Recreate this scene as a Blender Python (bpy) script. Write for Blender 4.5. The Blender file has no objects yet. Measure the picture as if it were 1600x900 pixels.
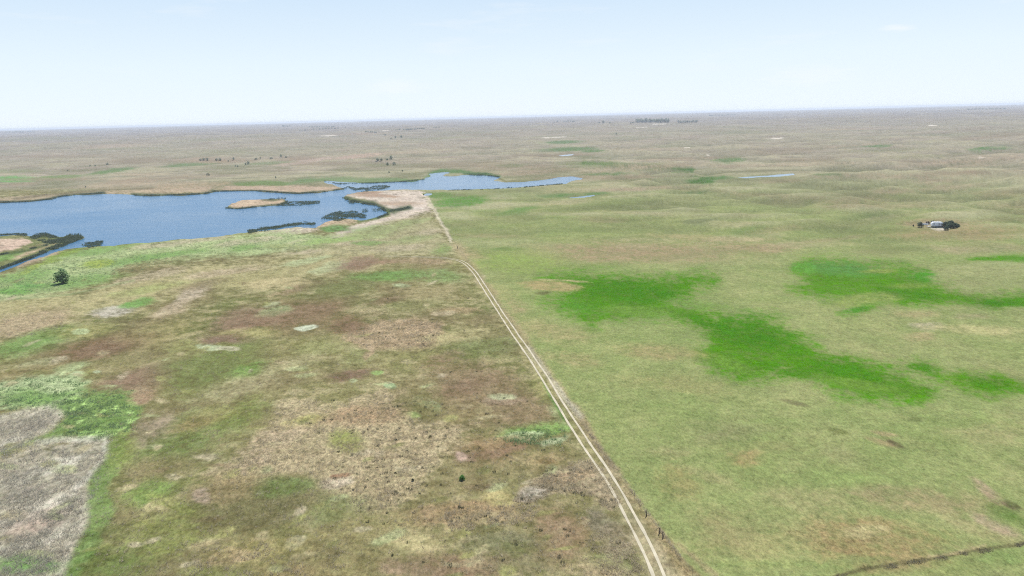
import bpy, math, random
import numpy as np
from mathutils import Vector

random.seed(7)
rng = np.random.default_rng(11)
C = bpy.context.scene.collection
sc = bpy.context.scene
R = math.radians

# ------------------------------------------------------------------ camera model
CW, CH, F = 1600.0, 900.0, 1085.0          # photo size and focal length in photo pixels
EYE = 182.0                                 # photo row of eye level at the centre column
ALT = 80.0
PITCH = math.atan((450 - EYE) / F)
ROLL = math.atan(41.0 / 1600.0)
CAM = np.array([0.0, 0.0, ALT])
_r0 = np.array([1.0, 0, 0]); _f0 = np.array([0, math.cos(PITCH), -math.sin(PITCH)])
_u0 = np.array([0, math.sin(PITCH), math.cos(PITCH)])
CR = math.cos(ROLL) * _r0 - math.sin(ROLL) * _u0
CU = math.sin(ROLL) * _r0 + math.cos(ROLL) * _u0
CF = _f0

def project(x, y, z):
    dz = z - ALT
    xc = x * CR[0] + y * CR[1] + dz * CR[2]
    yc = x * CU[0] + y * CU[1] + dz * CU[2]
    zc = x * CF[0] + y * CF[1] + dz * CF[2]
    ok = zc > 5.0
    zs = np.where(ok, zc, 1.0)
    px = np.where(ok, CW / 2 + F * xc / zs, -1e5)
    py = np.where(ok, CH / 2 - F * yc / zs, -1e5)
    return px, py, zc

def ray(px, py):
    px = np.asarray(px, float); py = np.asarray(py, float)
    a = (px - CW / 2) / F; b = -(py - CH / 2) / F
    return a[..., None] * CR + b[..., None] * CU + CF

# ------------------------------------------------------------------ noise
_g = rng.uniform(0, 2 * math.pi, (256, 256))
_gx = np.cos(_g).astype(np.float32); _gy = np.sin(_g).astype(np.float32)
def perlin(x, y):
    x = np.asarray(x, np.float64); y = np.asarray(y, np.float64)
    xi = np.floor(x).astype(np.int64); yi = np.floor(y).astype(np.int64)
    fx = (x - xi).astype(np.float32); fy = (y - yi).astype(np.float32)
    x0 = xi & 255; x1 = (xi + 1) & 255; y0 = yi & 255; y1 = (yi + 1) & 255
    u = fx * fx * fx * (fx * (fx * 6 - 15) + 10); v = fy * fy * fy * (fy * (fy * 6 - 15) + 10)
    a = _gx[x0, y0] * fx + _gy[x0, y0] * fy
    b = _gx[x1, y0] * (fx - 1) + _gy[x1, y0] * fy
    c = _gx[x0, y1] * fx + _gy[x0, y1] * (fy - 1)
    d = _gx[x1, y1] * (fx - 1) + _gy[x1, y1] * (fy - 1)
    return ((a + (b - a) * u) * (1 - v) + (c + (d - c) * u) * v) * 1.5
def fbm(x, y, wl, octs, off=0.0, gain=0.5):
    s = 0.0; a = 1.0; n = 0.0
    for k in range(octs):
        w = wl / 2 ** k
        s = s + a * perlin(x / w + off + 17.3 * k, y / w - off * 1.7 + 9.1 * k); n += a; a *= gain
    return s / n
def sstep(a, b, x):
    t = np.clip((x - a) / (b - a), 0, 1)
    return t * t * (3 - 2 * t)

# ------------------------------------------------------------------ polygon distance (positive inside)
def sdf(poly, X, Y):
    P = np.array(poly, float); n = len(P)
    d2 = np.full(X.shape, 1e12); ins = np.zeros(X.shape, bool)
    for i in range(n):
        ax, ay = P[i]; bx, by = P[(i + 1) % n]
        ex, ey = bx - ax, by - ay
        wx, wy = X - ax, Y - ay
        t = np.clip((wx * ex + wy * ey) / (ex * ex + ey * ey + 1e-9), 0, 1)
        d2 = np.minimum(d2, (wx - ex * t) ** 2 + (wy - ey * t) ** 2)
        if ay != by:
            c = ((ay > Y) != (by > Y)) & (X < ex * (Y - ay) / ey + ax)
            ins ^= c
    d = np.sqrt(d2)
    return np.where(ins, d, -d)
def linedist(pts, X, Y):
    P = np.array(pts, float); d2 = np.full(X.shape, 1e12)
    for i in range(len(P) - 1):
        ax, ay = P[i]; bx, by = P[i + 1]
        ex, ey = bx - ax, by - ay
        t = np.clip(((X - ax) * ex + (Y - ay) * ey) / (ex * ex + ey * ey + 1e-9), 0, 1)
        d2 = np.minimum(d2, (X - ax - ex * t) ** 2 + (Y - ay - ey * t) ** 2)
    return np.sqrt(d2)

# ------------------------------------------------------------------ survey of the shores (bearings read off the photo)
LAKE = [(-190,334),(0,317),(45,316),(80,312),(100,307),(130,305),(163,302),(207,304),(233,307),(283,306),(318,304),(333,300),
 (370,298),(407,299),(440,302),(467,303),(495,302),(515,299),(540,295),(530,291),(512,287),(505,284),(520,283),(560,286),(590,286),
 (620,284),(650,283),(664,280),(672,273),(680,270),(698,269),(703,271),(690,274),(700,275),(733,274),(760,275),(780,277),(772,283),
 (790,285),(817,284),(845,282),(860,280),(878,276),(893,276),(913,277),(905,281),(893,283),(885,287),(850,290),(817,292),(780,295),
 (750,296),(700,297),(633,296),(610,296),(565,300),(545,304),(535,310),(557,317),(583,320),(597,327),(606,333),(590,339),(563,344),
 (537,341),(505,349),(493,357),(460,355),(430,359),(387,364),(350,369),(283,375),(230,380),(200,382),(178,385),(155,385),(133,386),
 (110,388),(89,394),(71,401),(46,408),(27,417),(0,427),(-80,455),(-80,446),(0,422),(36,409),(71,394),(100,384),(128,374),(131,371),
 (124,368),(110,367),(94,371),(73,366),(60,367),(45,369),(27,367),(0,369),(-190,374)]
ISLE = [(354,325),(362,318),(380,313),(420,311),(440,310),(447,314),(440,320),(400,323),(370,326)]
PONDS = [[(1150,277.6),(1170,276),(1196,274.6),(1212,273),(1241,271),(1240,273.5),(1212,276.3),(1190,276.6),(1165,278.6)],
         [(872,243.2),(885,241.6),(898,240.6),(895,242.6),(880,244)],
         [(888,309),(905,307.2),(928,304.6),(930,305.8),(913,308.8),(890,310)],
         [(661,304),(668,302),(677,302.5),(674,305),(664,306)]]

def water_sdf(x, y):
    """distance to the nearest shore in survey units, positive over water"""
    px, py, _ = project(x, y, 0.0)
    out = np.full(px.shape, -200.0)
    m = (px > -400) & (px < 1150) & (py > 200) & (py < 520)
    if m.any():
        wx = fbm(x[m], y[m], 45, 3, 3.3); wy = fbm(x[m], y[m], 45, 3, 8.1)
        qx = px[m] + wx * 7; qy = py[m] + wy * 2.2
        d = np.minimum(sdf(LAKE, qx, qy), -sdf(ISLE, qx, qy))
        out[m] = np.maximum(out[m], d)
    for P in PONDS:
        A = np.array(P); m = (px > A[:,0].min()-60) & (px < A[:,0].max()+60) & (py > A[:,1].min()-30) & (py < A[:,1].max()+30)
        if m.any():
            out[m] = np.maximum(out[m], sdf(P, px[m] + 3*fbm(x[m],y[m],20,2,5.0), py[m]))
    return out

FENCE = [(1130,960),(1030,831),(1010,804),(867,600),(715,386),(690,347),(668,312),(655,297)]
TRACK = [(1052,960),(1030,900),(1018,870),(1000,833),(975,787),(947,739),(920,700),(890,655),(867,617),(845,580),(821,545),(800,515),(780,485),
         (762,457),(745,430),(733,416),(722,408),(712,405),(700,403.5),(680,402),(640,401),(596,400)]

def dunes(x, y, r):
    return 3.6 * fbm(x, y, 150, 3, 4.0) + 2.6 * fbm(x + 14 * perlin(x / 70, y / 70), y * 1.5, 62, 2, 6.0)
def terrain(x, y, ws=None):
    x = np.asarray(x, float); y = np.asarray(y, float)
    r = np.hypot(x, y)
    if ws is None: ws = water_sdf(x, y)
    base = 24 * sstep(1500, 5200, r) + 18 * sstep(6000, 13000, r)
    far = sstep(1100, 3200, r)
    hills = 17 * far * fbm(x, y, 900, 3, 1.0) + 7 * sstep(700, 1800, r) * fbm(x, y, 240, 4, 2.0)
    side = sstep(0.05, 0.25, x / np.maximum(r, 1.0) + 0.0004 * (r - 500) * (r > 900))
    hills += (0.2 + 0.8 * side) * (.12 * sstep(200, 400, r) + .88 * sstep(360, 760, r)) * (1 - .6 * sstep(900, 2600, r)) * dunes(x, y, r) * 3.1
    hills += 0.5 * fbm(x, y, 60, 2, 7.7) * sstep(60, 140, r)
    flat = sstep(4, 46, -ws)
    h = base + hills * flat + 0.6
    lake = sstep(-0.9, 0.9, ws)
    return h * (1 - lake) - 0.6 * lake

def ground_at(px, py):
    """first point where the line of sight through a photo pixel meets the ground"""
    d = ray(np.array([px]), np.array([py]))[0]
    hl = math.hypot(d[0], d[1])
    rr = 60 * (28000 / 60) ** (np.arange(1600) / 1599.0)
    t = rr / hl
    X = d[0] * t; Y = d[1] * t; Z = ALT + d[2] * t
    below = Z <= terrain(X, Y)
    i = int(np.argmax(below)) if below.any() else len(t) - 1
    lo, hi = t[max(i - 1, 0)], t[i]
    tt = np.linspace(lo, hi, 40)
    b = ALT + d[2] * tt <= terrain(d[0] * tt, d[1] * tt)
    k = int(np.argmax(b)) if b.any() else 39
    return np.array([d[0] * tt[k], d[1] * tt[k], float(terrain(d[0:1] * tt[k], d[1:2] * tt[k])[0])])
def many_at(px, py, it=10):
    d = ray(px, py)
    z = np.zeros(len(d))
    for _ in range(it):
        t = (z - ALT) / d[:, 2]
        x = d[:, 0] * t; y = d[:, 1] * t
        z = 0.5 * z + 0.5 * terrain(x, y)
    t = (z - ALT) / d[:, 2]
    x = d[:, 0] * t; y = d[:, 1] * t
    return x, y, terrain(x, y)
def depth_of(p): return float((p - CAM) @ CF)

# ------------------------------------------------------------------ ground cover
def lin(c):
    c = np.array(c, float) / 255.0
    return np.where(c <= 0.04045, c / 12.92, ((c + 0.055) / 1.055) ** 2.4)
K = 0.50                                       # seen tone -> surface albedo
def alb(c): return lin(c) * K

# (shape, tone, softness, strength, tussock)  shape: E=(cx,cy,rx,ry,deg)  P=[...]  L=([...],halfwidth)
COVER = []
def E(cx, cy, rx, ry, deg, col, soft=.5, s=.85, tus=None): COVER.append(('E', (cx, cy, rx, ry, deg), col, soft, s, tus))
def P(pts, col, soft=6, s=.9, tus=None): COVER.append(('P', pts, col, soft, s, tus))
def L(pts, w, col, soft=.6, s=.9, tus=None): COVER.append(('L', (pts, w), col, soft, s, tus))

# --- far country
E(480,252,45,3,-8,(200,180,160)); E(560,244,40,3,-6,(192,168,148)); E(300,290,60,5,-3,(185,160,130),.6,.5)
E(15,280,40,5,0,(118,168,92)); E(90,277,40,3,-3,(128,148,92)); E(175,267,36,3,-8,(112,138,84)); E(300,257,45,2.5,-4,(118,138,90)); E(420,255,40,2,-3,(120,138,92),.6,.6)
E(20,268,60,3,0,(140,150,104),.7,.5)
for a in ((890,233,40,3),(880,222,28,2.5),(925,236,20,2),(800,259,26,2.5),(985,259,58,3.5),(1010,263,45,3.5),(1055,265,28,3.5),(950,272,35,2.5),
          (1098,282,22,5),(1140,250,24,4),(1130,278,20,3),(1090,300,25,2.5),(870,305,32,3.2),(930,302,22,2),(1300,272,25,2),(1545,232,30,3),(1370,228,22,2)):
    E(a[0],a[1],a[2],a[3],-2,(102,132,76),.6,.8)
L([(912,254.5),(950,257),(990,259.5),(1040,263),(1082,266.5)],3.2,(80,114,54),.8,.9); E(1096,282,20,4.5,-2,(84,118,54)); E(805,331,36,5,-10,(118,145,80)); E(720,315,42,8,-4,(104,146,66)); E(690,305,25,5,-4,(112,140,72)); E(790,389,28,3.5,0,(118,140,80)); E(940,258,60,6,2,(130,145,88),.8,.5)
E(1170,361,30,7,-6,(122,140,82),.8,.7); E(1360,338,45,6,-4,(125,138,88),.8,.6); E(1400,300,60,5,-3,(150,148,108),.8,.4); E(1095,345,30,3,-4,(112,122,82),.7,.6)
E(1290,310,80,6,-3,(134,128,96),.8,.5); E(1090,372,70,4,3,(178,164,120),.7,.6); E(1160,374,40,3.5,0,(186,174,128),.6,.8); E(1210,236,70,5,-2,(150,135,112),.8,.5)
E(1000,395,150,16,0,(170,150,116),.8,.75); E(1180,388,60,8,0,(176,156,120),.8,.7); E(1500,365,110,11,0,(166,144,108),.8,.6); E(1540,388,80,8,0,(160,146,112),.8,.5)
E(1468,349,55,7,0,(170,150,114),.7,.7); E(1466,357.5,12,2.6,-2,(214,202,182),.5,.9); E(1452,351,10,2,0,(196,184,160),.6,.7)
for a in ((867,214.5,18,.7),(1213,216.5,11,.9),(1533,247,6,1.0),(1456,196,5,.7),(1000,199,14,.4),(513,212,12,.6),(600,204,7,.5),(1030,194,10,.5),(1072,231,3,.6),(1105,242,3,.6)):
    E(a[0],a[1],a[2],a[3],-3,(238,226,205),.35,1.0)
for k in range(70):                                        # mottled dune grass
    yy = random.uniform(200, 300); E(random.uniform(-80,1680), yy, random.uniform(25,90)*(yy/250), random.uniform(1.5,4)*(yy/240)**2, random.uniform(-4,0),
      random.choice([(150,132,108),(186,166,138),(142,142,104),(168,146,122)]),.8,.45)
for k in range(60):
    yy = random.uniform(290, 400); xx = random.uniform(720,1650)
    E(xx, yy, random.uniform(25,70), random.uniform(2.5,6), random.uniform(-8,4), random.choice([(140,140,96),(176,166,126),(156,142,108),(128,138,84)]),.8,.4)
# --- lake margins
P([(350,291),(400,290),(470,290),(520,292),(545,295),(515,300),(470,304),(407,300),(350,299)],(196,172,146),2.5)
P([(-60,312),(60,306),(160,298),(330,292),(330,301),(163,302),(80,312),(0,318),(-60,322)],(188,166,138),3,.8)
L([(-100,325),(0,316.5),(50,315),(80,311),(102,306),(163,301)],2.6,(62,84,56),.7); L([(205,304),(233,305),(283,305),(318,303),(334,299)],2.2,(66,86,56),.7)
L([(333,299),(407,298.5),(440,301),(467,302.5),(515,299),(542,294)],1.9,(72,86,58),.7); L([(20,311),(90,303),(160,297),(240,294)],1.6,(120,110,84),.8,.7)
P([(440,289),(470,279),(530,276),(590,278),(660,280),(672,272),(690,276),(640,287),(560,288),(500,284)],(120,144,94),3,.8)
L([(560,287),(620,285),(664,281)],1.6,(80,108,66),.7); L([(672,272),(690,267),(720,268),(740,272),(780,276)],2.6,(96,130,74),.8); E(745,272,22,2.5,0,(76,104,62)); L([(780,279),(790,284),(830,283)],1.4,(130,128,84))
P([(360,286),(420,282),(450,286),(440,290),(370,290)],(120,140,84),2)
P([(545,303),(575,298),(620,296),(655,298),(668,312),(674,331),(645,338),(610,346),(590,352),(560,362),(500,378),(440,392),(445,384),(520,368),(555,352),(605,338),(612,330),(598,322),(575,313),(548,308)],(218,200,182),4,.95)
E(590,306,40,2.5,3,(176,146,122),.6); E(625,318,30,4,0,(182,156,132),.6,.8); E(640,326,20,2,0,(232,216,200),.5); E(575,301,25,1.5,-2,(160,128,104),.6)
E(515,349,40,7,-2,(196,172,142),.4,.95); E(452,361,48,5,-4,(214,198,174),.5,.9); E(526,357,24,6,-5,(104,146,80)); E(575,357,30,4,-8,(150,170,110))
L([(535,309),(557,315),(583,319),(600,326),(615,330),(640,324)],4,(66,88,52),.7); L([(607,333),(590,340),(560,345)],2.5,(92,116,66),.8)
P([(352,327),(360,317),(380,312),(420,310),(442,309),(450,315),(440,321),(400,324),(370,328)],(206,180,152),1.5,1)
L([(352,325),(370,327),(400,324),(440,320),(450,314)],2.2,(60,80,50),.7); E(425,312,16,2,0,(90,96,62))
P([(-100,366),(0,368),(45,368),(73,365),(94,371),(131,370),(105,384),(71,396),(36,411),(0,424),(-100,450)],(122,128,78),3,1)
P([(-40,374),(0,373),(42,372),(48,378),(30,386),(0,392),(-40,396)],(214,186,164),3,.95); E(38,396,22,4,-20,(196,172,142)); E(10,402,22,4,-12,(120,160,80)); E(65,384,20,3,-14,(170,150,116))
L([(48,370),(75,367),(95,373),(128,370),(108,381),(75,392),(40,406),(0,421)],3.4,(64,88,46),.8); L([(0,398),(40,392),(80,380)],2,(78,100,52),.8)
L([(28,417),(48,408),(72,402),(90,395)],2.4,(190,166,140),.8); L([(387,365),(350,370),(283,376),(230,381),(180,386),(133,387)],2.2,(150,150,96),.8,.8)
# --- marsh meadow south of the lake
P([(-60,450),(0,432),(60,412),(110,392),(200,386),(300,376),(400,364),(470,362),(520,370),(560,368),(540,380),(470,388),(400,400),(300,404),(200,414),(170,432),(100,456),(0,470),(-60,475)],(170,184,128),8,.95,.5)
for a in ((250,384,45,4),(320,374,40,4),(365,380,25,5),(410,374,25,4),(470,378,22,4)): E(*a,-6,(188,178,146),.7,.7,.4)
for a in ((40,432,55,10),(150,392,60,5),(380,388,22,5),(210,406,60,6),(120,440,60,9),(30,450,45,6),(500,386,40,4),(265,398,50,4)): E(*a,-8,(122,160,84),.8,.75,.6)
E(155,412,28,6,-5,(150,168,72)); E(60,415,40,4,-22,(140,160,72)); E(440,385,30,4,0,(160,168,110)); E(105,395,28,4,-18,(130,156,66)); E(20,456,30,5,0,(110,160,74)); E(50,446,25,5,0,(100,156,74),.8,.7)
P([(420,400),(480,384),(560,364),(620,346),(672,332),(700,372),(712,398),(640,402),(540,405)],(172,164,124),8,.85,.3)
for a in ((600,360,50,5),(640,348,40,4),(560,372,50,5),(650,372,40,6)): E(*a,-8,(150,160,106),.8,.7)
for a in ((560,380,40,3),(620,388,40,4),(670,362,22,5),(480,394,30,3)): E(*a,-5,(182,168,138),.7,.7)
E(505,376,40,5,-5,(150,178,100),.8,.7); E(580,380,25,3,-3,(118,148,80),.7,.8); E(690,390,14,8,0,(130,150,86),.8,.8)
L([(667,310),(690,348),(706,376)],2.4,(214,202,172),.9,.9)
# --- tan band
P([(-60,478),(0,472),(130,458),(200,437),(330,413),(500,401),(590,396),(600,408),(510,428),(430,446),(310,452),(210,476),(100,498),(0,528),(-60,540)],(176,166,120),9,.85,.4)
E(40,506,70,18,-12,(182,162,128),.5,.9,.9); E(230,432,60,6,-12,(180,164,132),.6,.8,.6); E(350,425,60,5,-8,(190,172,140),.7,.7); E(230,452,60,6,-10,(160,164,104),.7,.8)
E(175,487,32,7,-8,(192,184,164),.5,.9,.5); E(215,472,20,7,-15,(108,152,74),.6,.9,.5); E(297,460,32,8,-22,(194,178,152),.6,.9,.5); E(272,482,30,9,-28,(184,166,136),.6,.8,.7)
E(320,445,40,6,-12,(138,122,90),.7,.7); E(400,438,60,8,-8,(168,160,112),.7,.8); E(15,466,50,2,-3,(186,190,140),.6,.8)
L([(-20,467),(40,466),(110,460),(165,448),(210,438)],1.5,(150,160,110),.7,.7)
E(440,443,44,11,-5,(184,170,126),.4,.9); E(520,418,38,7,-14,(182,186,140),.5,.85); E(475,408,45,5,-8,(176,184,136),.6,.8); E(560,411,30,8,-8,(142,116,98),.8,.8); E(600,409,30,5,0,(150,122,98),.7,.7)
E(600,431,60,8,-3,(106,146,70),.7,.8); E(690,432,35,9,0,(120,148,84),.8,.7); E(625,447,14,3,0,(178,188,142),.5,.9)
E(660,408,50,4,2,(168,146,114),.6,.7,.6); E(665,465,45,7,0,(164,154,110),.8,.7)
# --- brown fen, left foreground
E(60,532,66,14,-16,(114,146,76),.7,.85,.4); E(150,545,80,16,-12,(128,104,76),.7,.9); E(130,518,60,9,-6,(150,146,90),.7,.7); E(122,519,14,4,-8,(178,188,138),.4,.9)
E(65,568,34,7,-8,(178,176,132),.6,.8,.5); E(110,575,30,6,-12,(172,184,132),.6,.8); E(115,587,18,6,-10,(182,194,146),.4,.9); E(50,600,55,10,-10,(176,188,138),.6,.9,.6); E(152,580,7,2,-10,(182,190,150),.4,.9)
E(40,580,60,8,-8,(142,128,86),.7,.7); E(230,592,70,18,-16,(132,112,90),.7,.9); E(215,620,40,12,-20,(150,124,98),.7,.8); E(210,610,16,6,0,(168,148,116),.6,.7)
E(250,520,60,18,-14,(150,140,92),.8,.7); E(330,575,80,32,-16,(112,124,66),.7,.9); E(395,578,30,10,-18,(116,146,70),.7,.85); E(300,540,40,10,-10,(150,154,92),.7,.6)
E(395,500,65,18,-10,(136,114,90),.7,.85); E(385,520,55,8,-4,(166,160,104),.5,.9); E(345,530,40,8,-4,(132,106,90),.7,.8); E(480,488,60,26,-12,(132,112,80),.8,.85); E(520,455,55,14,-10,(112,118,68),.8,.8)
E(430,487,24,7,-10,(160,178,122),.5,.9,.5); E(420,476,14,4,-10,(168,172,130),.5,.8); E(326,543,20,5,5,(182,190,148),.4,.95); E(352,546,16,3,4,(184,178,146),.5,.8); E(478,513,17,4.6,-12,(208,212,182),.22,1)
E(470,540,60,14,-6,(136,132,84),.8,.7); E(370,605,60,14,-14,(170,160,120),.7,.7); E(455,570,45,10,-14,(166,160,116),.7,.7)
P([(540,525),(560,512),(600,500),(640,498),(690,505),(690,520),(680,540),(640,548),(580,545),(555,538)],(176,152,120),8,.9,1)
E(590,485,30,8,-5,(172,156,118),.6,.8,1); E(710,485,40,6,0,(170,148,112),.6,.8,1); E(690,490,20,5,0,(186,170,136),.5,.8); E(720,525,55,10,-6,(178,168,120),.8,.8); E(640,478,60,9,0,(142,140,92),.8,.6)
E(660,455,50,9,-4,(158,146,104),.8,.7); E(545,505,30,12,-10,(128,104,76),.7,.8); E(500,545,35,8,-4,(150,150,98),.8,.7); E(550,558,30,10,0,(148,152,98),.8,.7); E(575,550,14,6,-40,(182,158,126),.5,.8,.8)
E(545,585,40,9,-8,(128,102,84),.7,.9); E(680,560,80,16,-3,(138,136,84),.8,.8); E(750,545,55,16,-8,(122,130,78),.8,.8)
E(587,581,12,4,0,(150,176,104),.4,.9); E(612,603,10,6,15,(168,190,140),.3,.95); E(550,595,6,4,0,(178,186,140),.4,.8); E(670,631,23,7,12,(184,196,146),.35,.95,.4); E(688,640,18,6,10,(160,160,110),.6,.7); E(731,601,9,4,0,(194,184,158),.35,.9)
P([(660,575),(760,560),(800,590),(850,640),(862,668),(820,672),(760,655),(700,630)],(140,120,90),20,.85); E(720,645,45,18,-10,(146,132,92),.8,.85); E(650,640,40,24,-20,(118,112,70),.8,.8); E(790,625,30,8,0,(152,132,108),.7,.7)
E(790,618,20,5,0,(176,180,138),.5,.7,.6); E(700,700,90,24,-4,(142,130,84),.9,.7); E(770,700,50,20,0,(146,120,88),.8,.8); E(735,712,22,9,0,(136,114,96),.7,.7); E(731,711,10,6,-10,(186,158,140),.4,.8)
E(640,647,14,4,0,(140,160,90),.5,.7); E(600,625,50,10,-20,(164,150,112),.7,.8,.9)
P([(318,742),(352,728),(395,700),(420,660),(440,622),(470,615),(520,640),(570,618),(612,610),(622,650),(660,662),(720,665),(735,690),(690,720),(655,760),(600,800),(560,800),(530,770),(480,740),(400,740),(350,750)],(184,167,130),14,.9,1)
E(470,660,35,10,-14,(166,162,92),.7,.7,.5); E(540,690,22,14,0,(140,144,78),.7,.8,.4); E(420,690,60,14,-24,(188,168,136),.7,.8,.8); E(560,650,60,16,-8,(170,142,108),.7,.7,1); E(385,725,35,8,-20,(192,172,140),.6,.8,.8)
E(535,757,25,10,0,(196,180,154),.5,.95,1); E(540,745,14,4,0,(160,116,90),.5,.7,.8); E(600,760,35,18,-10,(176,158,122),.7,.8,1); E(700,672,40,8,-15,(180,162,126),.7,.8,.9)
for a in ((205,596,55,12),(395,502,50,12),(478,486,48,14),(545,508,26,9),(560,412,34,8),(730,602,46,14),(690,560,40,9),(160,546,60,11),(300,640,40,9),(350,770,34,12),(735,890,60,14),(865,842,40,26),(790,702,36,11),(600,470,30,7),(455,455,30,6)):
    E(*a,-12,(132,104,84),.9,.5)
E(460,846,19,11,-25,(188,182,146),.3,.9,.4); E(660,832,60,28,-5,(184,172,124),.6,.9,.3); E(720,800,90,16,-4,(160,136,100),.7,.85,.8); E(775,780,28,14,0,(176,164,110),.6,.8,.3); E(760,815,70,10,-4,(168,150,112),.7,.8,.9)
E(400,785,100,38,-6,(108,104,66),.8,.9); E(440,757,50,16,-4,(106,122,66),.8,.85); E(350,760,45,22,-16,(142,126,88),.8,.7); E(315,775,14,12,-60,(172,152,132),.5,.7); E(530,800,50,18,-8,(110,122,70),.8,.6); E(560,830,60,20,-12,(143,134,88),.8,.8)
E(290,685,90,36,-18,(110,126,66),.8,.9); E(230,672,40,22,-14,(150,136,110),.8,.85); E(250,660,22,8,-30,(172,154,128),.6,.6); E(330,655,55,12,-16,(142,124,82),.8,.7); E(380,650,40,22,-40,(116,130,64),.8,.7); E(255,735,55,20,-10,(130,118,80),.8,.7); E(345,640,30,8,-10,(146,144,90),.8,.7)
E(235,775,45,18,-24,(112,138,64),.8,.8); E(250,792,24,8,-15,(190,178,130),.5,.85,.5); E(205,765,16,4,-20,(196,180,140),.5,.7); E(190,805,30,18,-10,(120,112,72),.8,.7); E(260,840,70,34,-10,(128,134,72),.8,.8); E(150,880,90,26,0,(104,122,58),.8,.8); E(400,860,80,24,-6,(154,144,92),.8,.7); E(350,870,40,14,-8,(172,152,112),.6,.8,.9)
E(320,850,30,10,-14,(170,156,116),.5,.7,.8); E(480,895,90,16,0,(158,140,98),.8,.8,.6); E(560,880,60,22,-8,(142,134,88),.8,.7); E(730,885,70,22,0,(136,112,86),.8,.85); E(640,890,50,16,0,(140,120,94),.8,.8); E(330,900,60,16,0,(130,136,78),.8,.7); E(270,790,40,10,20,(134,142,74),.8,.6)
E(870,840,50,42,-10,(142,120,90),.8,.9); E(860,818,26,14,0,(158,134,104),.7,.6); E(935,820,24,30,-25,(120,112,90),.7,.9,.5); E(790,850,60,18,0,(114,114,80),.8,.7); E(820,880,50,16,0,(120,112,80),.8,.6); E(960,860,28,40,-20,(172,158,128),.7,.85,.8); E(930,890,40,14,0,(168,150,116),.6,.8,.9)
P([(800,783),(815,765),(850,742),(880,724),(920,716),(950,740),(972,785),(955,800),(915,772),(870,768),(832,786)],(162,146,116),8,.92,1); E(835,770,28,9,-18,(178,168,150),.6,.85,1); E(890,745,36,10,-8,(176,152,118),.6,.7,1)
E(840,672,50,12,-6,(124,158,82),.6,.85,.5); E(818,681,26,8,-4,(184,198,148),.5,.9,.8); E(860,690,22,6,-20,(176,186,144),.5,.8,.7); E(868,650,18,10,40,(154,160,110),.7,.7,.5); E(790,690,40,8,-8,(154,130,94),.8,.7)
E(845,608,18,12,40,(150,146,90),.8,.7); E(850,720,30,12,-10,(166,148,106),.7,.7,.7); E(855,722,14,5,0,(112,92,56),.6,.7,.6)
P([(-40,608),(40,590),(100,590),(138,596),(142,640),(110,652),(60,634),(-40,645)],(176,192,140),9,.9,.8); E(70,618,60,12,-8,(120,164,78),.8,.75,.5); E(95,606,30,7,-5,(188,200,150),.6,.8,.8)
P([(96,630),(150,612),(195,612),(215,640),(200,672),(190,690),(150,688),(100,684),(40,700),(-40,735),(-40,715),(60,680),(100,655)],(112,144,74),12,.92,.6)
for k in range(26): E(random.uniform(105,212), random.uniform(618,678), random.uniform(4,10), random.uniform(1.4,3), random.uniform(-40,10), (168,202,118), .5,.8,.8)
P([(-60,665),(0,655),(40,642),(76,636),(98,648),(86,666),(50,686),(20,706),(-60,730)],(180,171,150),9,.95,.6)
P([(-80,735),(0,718),(30,704),(60,692),(110,685),(166,684),(164,712),(140,745),(146,780),(132,822),(112,850),(97,905),(60,960),(-80,960)],(182,173,150),15,.95,.6)
L([(60,690),(110,685),(164,686),(163,714),(140,744),(118,760)],5,(222,216,200),.9,.45,.5); L([(140,785),(128,822),(108,852),(94,905)],7,(214,206,184),.9,.4,.5); L([(0,656),(40,643),(76,638),(96,648),(82,668),(44,688)],4.5,(214,206,184),.9,.45,.5)
for a in ((60,735,50,9),(30,800,60,10),(90,790,30,10),(100,720,36,7),(40,850,60,9),(15,690,22,6)): E(*a,-22,(214,207,188),.9,.5,.6)
for a in ((20,745,30,8),(110,740,24,7),(50,770,40,8),(70,820,34,8),(60,665,26,5),(20,770,20,10)): E(*a,-22,(158,150,134),.9,.6,.7)
E(50,815,40,12,-20,(188,164,146),.9,.5,.8); E(35,885,50,16,0,(108,146,80),.8,.8,.4); E(85,805,10,5,0,(118,140,76),.6,.6)
P([(168,690),(190,692),(198,712),(170,765),(178,790),(158,840),(140,880),(120,905),(98,905),(115,852),(134,824),(146,782),(142,748),(163,716)],(112,138,72),10,.9,.4)
E(190,700,22,30,20,(132,142,72),.8,.6)
L([(255,785),(285,805),(303,828)],1.4,(106,112,56),.9,.7); L([(290,775),(280,812),(285,850)],1.2,(106,112,56),.9,.6)
for k in range(150):                                       # small stands and bare spots all over the fen
    yy = random.uniform(425, 905); q = .35 + (yy - 400) / 500; xx = random.uniform(-20, 690 + (yy - 400) * .6)
    E(xx, yy, random.uniform(5, 16) * q * 1.3, random.uniform(1.6, 4.5) * q * 1.3, random.uniform(-28, 4), random.choice([(186,172,132),(178,164,126),(172,178,128),(118,122,70),(126,108,80),(150,150,90),(196,182,150)]), .7, .6, random.choice([None,.8,.8]))
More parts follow.
